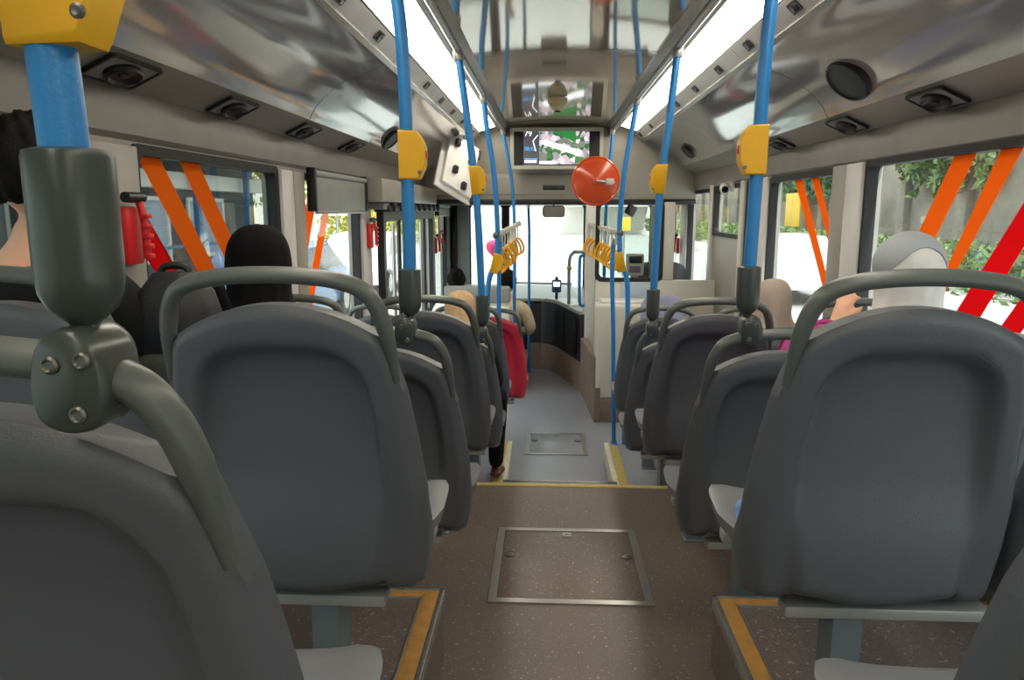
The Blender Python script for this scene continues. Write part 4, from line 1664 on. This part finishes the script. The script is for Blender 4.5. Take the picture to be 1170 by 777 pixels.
def person(label, loc, s, skin, top, bottom, head, arm={}, leg={}, lean=0., turn=0., shoe=M_black, head_mat=None, kind=0., cap=None):
    J, R_ = dict(BASE_J), dict(BASE_R)
    LE = limbs(J, R_, arm, leg)
    J = {k: bend(v, lean, 0) if not (k[1:] in ('hp', 'kn', 'an', 'he', 'ba', 'to')) else v for k, v in J.items()}
    me = skin_mesh(J, TORSO + LE, R_, 'pelvis', 1)
    bm = NB()
    bm.from_mesh(me)

    def B(co):
        return Vector(bend(co, lean, 0))
    for c, sc in (((0, .025, .70), (.076, .095, .098)), ((0, .062, .635), (.054, .058, .062)), ((0, .112, .668), (.014, .024, .020)), ((-.076, .025, .672), (.012, .022, .032)), ((.076, .025, .672), (.012, .022, .032)), ((0, .10, .618), (.026, .022, .012))):
        ball(bm, B(c), 1, 20, sc)
    me2 = bpy.data.meshes.new('b')
    bm.to_mesh(me2)
    bm.free()
    body = remesh(me2, .0085)
    for p in body.polygons:
        p.use_smooth = True
    body.materials.clear()
    body.materials.append(skin)
    o = bpy.data.objects.new('person', body)
    link(o)
    o.location = loc
    o.scale = (s, s, s)
    o.rotation_euler = (0, 0, turn)
    tag(o, label, 'person')
    # clothes follow the same skeleton, a little fuller
    def cloth(name, edges, grow, mt, root):
        rr = {k: tuple(x + grow for x in v) if isinstance(v, tuple) else v + grow for k, v in R_.items()}
        m = skin_mesh(J, edges, rr, root, 2)
        m.materials.clear()
        m.materials.append(mt)
        for p in m.polygons:
            p.use_smooth = True
        c = bpy.data.objects.new(name, m)
        return link(c, o)
    tp = [('pelvis', 'belly'), ('belly', 'chest'), ('chest', 'collar')]
    bt = [('pelvis', 'belly')]
    sh = []
    for k in 'lr':
        tp += [('collar', k + 'sh'), (k + 'sh', k + 'el'), (k + 'el', k + 'wr')]
        bt += [('pelvis', k + 'hp'), (k + 'hp', k + 'kn'), (k + 'kn', k + 'an')]
        sh += [(k + 'an', k + 'he'), (k + 'an', k + 'ba'), (k + 'ba', k + 'to')]
    cloth('shirt', tp, .016, top, 'pelvis')
    cloth('trousers', bt, .014, bottom, 'pelvis')
    for k in 'lr':
        cloth('shoe', [(k + 'an', k + 'he'), (k + 'an', k + 'ba'), (k + 'ba', k + 'to')], .005, shoe, k + 'an')
    for sx in (-1, 1):
        build('eye', ball(NB(), B((sx * .030, .108, .690)), .0115, 12), M_lens, o)
    build('mouth', ball(NB(), B((0, .118, .618)), 1, 12, (.022, .006, .006)), mat('lips_%d' % len(bpy.data.materials), '#8d4a44', .5), o)
    bm = hair_bm(head == 'bun') if head in ('short', 'bun') else solid(scarf_bm(kind), .006)
    for v in bm.verts:
        v.co = B(v.co)
    build('hair' if head in ('short', 'bun') else 'headscarf', bm, head_mat, o, 80)
    if cap:
        bm = NB()
        t = bmesh.new()
        bmesh.ops.create_uvsphere(t, u_segments=200, v_segments=160, radius=1)
        bmesh.ops.delete(t, geom=[v for v in t.verts if v.co.z < .56 - 1.0 * v.co.x ** 2], context='VERTS')
        for v in t.verts:
            v.co = B((v.co.x * .101, .030 + v.co.y * .121, .715 + v.co.z * .105))
        solid(t, .004)
        merge(bm, t)
        build('scarf_band', bm, cap, o, 80)
    return o


person('man with short black hair in a black shirt, seated by the door-side window', (-1.02, 1.35, PLI + .45), .91, M_skin2, M_blackcloth, M_navy, 'short', head_mat=M_hair, arm=dict(l=((-.195, .05, .22), (-.11, .27, .17))))
person('person in a black headscarf seated by the window before the middle doors', (-.90, 2.09, UP0 + .425), .93, M_skin2, M_blackcloth, M_blackcloth, 'scarf', head_mat=M_blackscarf, kind=1.)
person('person in a white headscarf with grey band by the big driver-side window', (.93, 2.09, UP0 + .425), .89, M_skin2, M_blackcloth, M_navy, 'scarf', head_mat=M_whitescarf, kind=2., cap=M_greyband,
       arm=dict(l=((-.235, .12, .32), (-.135, .22, .50))))
person('person in a beige headscarf seated by the second driver-side window', (.965, 3.43, PLAT + .425), .845, M_skin2, M_beigecloth, M_navy, 'scarf', head_mat=M_beige, kind=3.5)
person('person in a tan headscarf and black clothes on the aisle seat, knee toward the aisle', (-.50, 3.42, PLAT + .425), .80, M_skin2, M_blackcloth, M_blackcloth, 'scarf', head_mat=M_tan, kind=5., lean=.40,
       leg=dict(r=((.225, .36, .085), (.205, .40, -.44))), shoe=M_leather)
person('person with black hair in a bun, far off beyond the pale partition', (-.86, 6.36, -.01), .90, M_skin2, M_wsign, M_navy, 'bun', head_mat=M_hair)
person('person in a beige jacket sitting on the aisle side beyond the pale partition', (-.42, 6.40, -.02), .90, M_skin2, M_beigecloth, M_navy, 'short', head_mat=M_hair)

# seats under the two passengers beyond the partition
for x, nm in ((-.86, 'low pale bench seat under the person with the bun'), (-.44, 'low pale bench seat under the person in the beige jacket')):
    t = empty('bench', (x, 6.45, LOW), nm, 'seat')
    build('pad', box(NB(), -.20, .20, -.22, .22, .20, .268, .02), M_panelgrey, t)
    build('box_base', box(NB(), -.17, .17, -.18, .18, 0, .205, .01), M_kick, t)


def backpack(name, loc, w, d, h, label, m1, m2):
    t = empty(name, loc, label, 'bag')
    bm = NB()
    loops = []
    for k in range(13):
        q = k / 12
        f_ = (1 - (2 * q - 1) ** 8) ** .4 if 0 < q < 1 else .55
        tp = 1 - .22 * q ** 3
        loops.append([(u * f_ * tp, v * f_ * tp, h * q) for u, v in rrect(w, d, min(w, d) * .35, 6)])
    loft(bm, loops)
    build('body', bm, m1, t, 60)
    bm = NB()
    loft(bm, [[(u * q, -d / 2 - .02 + dy, h * .40 + v * q) for u, v in rrect(w * .82, h * .58, .05, 6)] for dy, q in ((0, .9), (.012, 1), (.06, 1))])
    build('pocket', bm, m2, t, 50)
    build('carry_loop', tube(NB(), spline([(-.03, 0, h - .012), (-.02, 0, h + .010), (.02, 0, h + .010), (.03, 0, h - .012)], 6), .007, 8), m1, t)
    for s in (-1, 1):
        build('shoulder_strap', tube(NB(), spline([(s * w * .28, d * .42, h * .93), (s * w * .32, d * .62, h * .75), (s * w * .34, d * .62, h * .4), (s * w * .40, d * .45, h * .1)], 6), .013, 8, flat=(.4, 1.4)), m1, t)
    return t


backpack('backpack', (-.775, 1.38, PLI + .425), .17, .15, .47, 'black leather-look backpack standing on the seat beside the man', M_bag, M_bagpanel)
backpack('shoulder_bag', (.72, 2.14, UP0 + .425), .26, .15, .46, 'magenta bag standing between the seats by the white headscarf', M_mag, M_mag)

# ------------------------------------------------------------------ the world outside
bm = box(NB(), -60, 60, -30, 160, GR - .3, GR)
struct('road', bm, M_asphalt)
bm = box(NB(), -30, -5.2, -10, 120, GR - .1, GR + .15, .02)
struct('pavement_door_side', bm, M_pave)
bm = NB()
box(bm, 9.0, 9.6, -5, 70, GR - .1, 3.4, .03)
for k in range(26):
    box(bm, 8.82, 9.02, -3 + k * 2.8, -2.55 + k * 2.8, GR, 3.2, .03)
box(bm, 8.8, 9.7, -5, 70, 3.35, 3.6, .03)
struct('wall_retaining', bm, M_concrete)
bm = box(NB(), 7.2, 8.9, -5, 70, GR - .1, GR + .35, .03)
struct('kerb', bm, M_bldg)


def leaves(bm, c, r, n, size):
    for _ in range(n):
        while True:
            v = Vector((random.uniform(-1, 1), random.uniform(-1, 1), random.uniform(-1, 1)))
            if v.length < 1:
                break
        v = v * (.55 + .45 * v.length)
        p = Vector(c) + Vector((v.x * r[0], v.y * r[1], v.z * r[2]))
        a = Vector((random.gauss(0, 1), random.gauss(0, 1), random.gauss(0, .7))).normalized()
        b = a.cross(Vector((random.gauss(0, 1), random.gauss(0, 1), random.gauss(0, 1)))).normalized()
        s = size * random.uniform(.6, 1.3)
        q = [bm.verts.new(p + a * s), bm.verts.new(p + b * s * .4), bm.verts.new(p - a * s), bm.verts.new(p - b * s * .4)]
        bm.faces.new(q)
    return bm


def tree(x, y, h, r, mt, label, n=2600, size=.16):
    t = empty('tree', (x, y, GR), label, 'tree', 'trees along the road')
    bm = tube(NB(), spline([(0, 0, 0), (.05, .03, h * .3), (-.04, .02, h * .6), (.02, 0, h * .85)], 4), [.16 - .012 * k for k in range(13)], 10)
    for a in range(4):
        d = Vector((math.cos(a * 1.7), math.sin(a * 1.7), .9))
        tube(bm, [(0, 0, h * .5), d * r * .4 + Vector((0, 0, h * .5)), d * r * .7 + Vector((0, 0, h * .52))], [.06, .04, .02], 8)
    build('trunk', bm, M_trunk, t)
    bm = NB()
    for k in range(7):
        leaves(bm, (random.uniform(-.5, .5) * r, random.uniform(-.5, .5) * r, h * .72 + random.uniform(-.4, .5) * r), (r * .62, r * .62, r * .5), n // 7, size)
    build('crown', bm, mt, t, 180)
    return t


for x, y, h, r, mt, lb in ((12.0, 19, 4.6, 1.9, M_leaf, 'green tree hanging over the concrete wall by the big window'), (12.2, 27, 5.4, 2.2, M_leafd, 'dark green tree behind the concrete wall past the first tree'),
                           (12.4, 33, 6, 2.6, M_leafd, 'tall dark tree behind the concrete wall, farther along the road'), (11.9, 42, 6, 2.6, M_leaf, 'pale green tree at the far end of the concrete wall'),
                           (-12, 33, 5.5, 2.5, M_leafy, 'yellow-green tree past the grey building'), (-12, 42, 6, 3, M_leafy, 'broad yellow-green tree seen through the middle doors'),
                           (-12, 54, 6, 3, M_leafy, 'far yellow-green tree seen through the middle doors'), (-4.6, 36, 5, 2.2, M_leafy, 'yellow-green tree ahead seen through the front door glass')):
    tree(x, y, h, r, mt, lb)


def hedge(x0, x1, y0, y1, z0, z1, mt, label, n, size=.09):
    bm = NB()
    leaves(bm, ((x0 + x1) / 2, (y0 + y1) / 2, (z0 + z1) / 2), (0.01, .01, .01), 1, size)
    for _ in range(n):
        p = Vector((random.uniform(x0, x1), random.uniform(y0, y1), z0 + (z1 - z0) * random.random() ** .7))
        a = Vector((random.gauss(0, 1), random.gauss(0, 1), random.gauss(0, 1))).normalized()
        b = a.cross(Vector((random.gauss(0, 1), random.gauss(0, 1), random.gauss(0, 1)))).normalized()
        s = size * random.uniform(.6, 1.4)
        bm.faces.new([bm.verts.new(p + a * s), bm.verts.new(p + b * s * .45), bm.verts.new(p - a * s), bm.verts.new(p - b * s * .45)])
    o = build('hedge', bm, mt, None, 180)
    tag(o, label, 'hedge', None, 'stuff')


hedge(7.5, 8.2, 4, 60, GR + .3, .62, M_leaf, 'low clipped green hedge in front of the concrete wall', 9000, .11)
hedge(-7.9, -6.9, 25, 58, GR + .1, 2.6, M_leafy, 'tall yellow-green hedge along the door-side pavement', 12000, .14)

for y0, y1, z0, z1, mt, n, lb in ((15.2, 19.4, 1.5, 3.5, M_leaf, 1500, 'light green creeper hanging down the concrete wall in the big window'), (23, 34, 1.5, 3.6, M_leafd, 3200, 'dark green creeper over the concrete wall in the second window')):
    bm = NB()
    for _ in range(n):
        u = random.random()
        y = y0 + (y1 - y0) * u
        p = Vector((8.72 - random.random() ** 2 * .15, y, z1 - (z1 - z0) * random.random() ** 1.3 * (.45 + .55 * abs(math.sin(3.3 * y)))))
        a = Vector((random.gauss(0, .6), random.gauss(0, 1), random.gauss(0, 1))).normalized()
        b = a.cross(Vector((random.gauss(0, 1), random.gauss(0, 1), random.gauss(0, 1)))).normalized()
        s = .15 * random.uniform(.6, 1.4)
        bm.faces.new([bm.verts.new(p + a * s), bm.verts.new(p + b * s * .45), bm.verts.new(p - a * s), bm.verts.new(p - b * s * .45)])
    tag(build('creeper', bm, mt, None, 180), lb, 'creeper', None, 'stuff')

# grey building with blue steel posts beside the door-side pavement
bd = empty('building', (-9, 15, GR), 'grey building with dark openings and blue posts outside the door-side window', 'building')


def bl(b):
    bmesh.ops.translate(b, vec=(9, -15, -GR), verts=b.verts)
    return b


build('facade', bl(box(NB(), -12, -9.6, 4, 24, GR, 7)), M_bldg_d, bd)
build('fascia', bl(box(NB(), -9.65, -9.2, 4, 24, 1.75, 2.15, .02)), M_bldg, bd)
for k in range(6):
    build('post', bl(box(NB(), -9.1, -8.95, 6 + k * 3.2, 6.15 + k * 3.2, GR, 2.6, .01)), M_bluesteel, bd)
for k in range(5):
    fr_ = build('window_frame', bl(ring_prism(NB(), rrect(2.2, 1.6, .03), rrect(2.0, 1.4, .03), (-9.58, 7.7 + k * 3.2, .75), (0, -1, 0), (0, 0, 1), -.06)), M_bldg, bd)
    build('pane', bl(box(NB(), -9.63, -9.58, 6.7 + k * 3.2, 8.7 + k * 3.2, .05, 1.45)), M_pale, fr_)
build('rail', bl(tube(NB(), [(-8.9, 5, .35), (-8.9, 23, .35)], .04, 8)), M_bluesteel, bd)
build('awning', bl(prism(NB(), [(0, 0), (1.1, -.35), (1.1, -.42), (0, -.07)], (-9.5, 23.5, 2.9), (1, 0, 0), (0, 0, 1), 18)), M_bldg_d, bd)

hb = empty('building', (0, 62, GR), 'wide white building in the glare beyond the windscreen', 'building')
build('facade', box(NB(), -34, 34, 0, 6, 0, 14), M_bldg, hb)
for k in range(9):
    build('window_band', box(NB(), -30 + k * 7, -25 + k * 7, -.06, .02, 5.2, 7), M_pale, hb)
build('canopy', box(NB(), 1.2, 8, -3, 0, 2.2, 2.5, .05), M_bldg, hb)


def car(loc, rz, paint, label):
    t = empty('car', loc, label, 'car', None, rz)
    bm = NB()
    side = [(-2.0, .35), (-2.05, .62), (-1.9, .80), (-1.25, .88), (-.55, 1.36), (.75, 1.40), (1.45, .92), (2.0, .82), (2.08, .55), (2.0, .32)]
    loops = []
    for x, q in ((-.80, .95), (-.76, 1), (.76, 1), (.80, .95)):
        loops.append([(x * (1 - .12 * max(0, (z - .85) / .5)), y * q, .35 + (z - .35) * (q if z > 1 else 1)) for y, z in side])
    loft(bm, loops)
    build('body', bm, paint, t, 30)
    bm = NB()
    g = [(-1.12, .93), (-.50, 1.30), (.70, 1.33), (1.28, .95)]
    for s in (-1, 1):
        loft(bm, [[(s * (.80 - .10 * (z - .9) / .4 + e), y, z) for y, z in g] for e in (0, .012)])
    build('side_window', bm, M_cart, t)
    for y in (-1.25, 1.3):
        for s in (-1, 1):
            w_ = build('wheel', lathe(NB(), [(.31, -.1), (.32, 0), (.31, .1)], aim((s * .74, y, .32), (1, 0, 0)), 24), M_tyre, t)
            build('rim', lathe(NB(), [(.20, -.105), (.20, .105)], aim((s * .74, y, .32), (1, 0, 0)), 20), M_chrome, w_)
    for s in (-1, 1):
        build('headlight', ball(NB(), (s * .6, 2.02, .66), .1, 12, (1.2, .4, .6)), M_wsign, t)
    return t


car((-4.6, 12.2, GR), .02, M_carb, 'blue car waiting beside the dark door-side window')
car((-4.4, 17.6, GR), .0, M_carw, 'white car beyond the blue car on the door side')
car((5.2, 17.0, GR), .05, M_carw, 'white car on the road outside the big driver-side window')

# banner, signs, balloon
sg = empty('banner', (8.38, 26.6, GR), 'yellow banner on a post by the hedge, driver side', 'sign')
build('board', box(NB(), -.03, .03, -.75, .75, 1.35, 2.5, .02), M_ysign, sg)
build('post', tube(NB(), [(0, 0, 0), (0, 0, 2.5)], .04, 8), M_steel, sg)
sg = empty('signboard', (-6.6, 23.0, GR), 'white signboard on a post outside the window under the roller blind', 'sign')
build('board', box(NB(), -.7, .7, -.03, .03, 1.75, 2.35, .02, M=Matrix.Rotation(.6, 4, 'Z')), M_wsign, sg)
build('post', tube(NB(), [(0, 0, 0), (0, 0, 2.3)], .04, 8), M_steel, sg)
p = at(713, 256, Y=16)
sg = empty('road_sign', (p.x, 16, GR), 'small square yellow road sign ahead, seen past the driver display', 'sign')
build('board', box(NB(), -.14, .14, -.02, .02, p.z - GR - .14, p.z - GR + .14, .01), M_ysign, sg)
build('post', tube(NB(), [(0, .04, 0), (0, .04, p.z - GR + .1)], .03, 8), M_steel, sg)
p = at(563, 283, Y=9.6)
sg = empty('balloon', (p.x, 9.6, GR), 'round pink balloon on a string outside the front door glass', 'balloon')
build('skin', lathe(NB(), [(.004, -.115), (.012, -.10), (.045, -.075), (.078, -.03), (.088, .015), (.078, .055), (.05, .085), (.02, .098), (.003, .10)], Matrix.Translation((0, 0, p.z - GR)), 28), M_pink, sg, 80)
build('string', tube(NB(), spline([(0, 0, p.z - GR - .11), (.01, .01, .8), (0, 0, .3), (0, 0, .02)], 6), .004, 6), M_wsign, sg)
build('weight', lathe(NB(), [(.04, 0), (.045, .03), (.03, .06), (.004, .07)]), M_pink, sg)

# ------------------------------------------------------------------ light
w = bpy.data.worlds.new('sky')
w.use_nodes = True
bg = w.node_tree.nodes['Background']
bg.inputs['Color'].default_value = (.93, .97, 1, 1)
bg.inputs['Strength'].default_value = 2.6
SC.world = w
sd = bpy.data.lights.new('sun', 'SUN')
sd.energy = 4.5
sd.angle = .03
so = bpy.data.objects.new('sun', sd)
so.rotation_euler = Vector((.12, -.75, .75)).to_track_quat('Z', 'Y').to_euler()
COL.objects.link(so)
vs = SC.view_settings
vs.view_transform = 'Standard'
vs.look = 'None'
vs.gamma = 1
vs.use_curve_mapping = False
vs.exposure = .73
SC.cycles.use_denoising = True
SC.cycles.max_bounces = 10
SC.cycles.transparent_max_bounces = 16
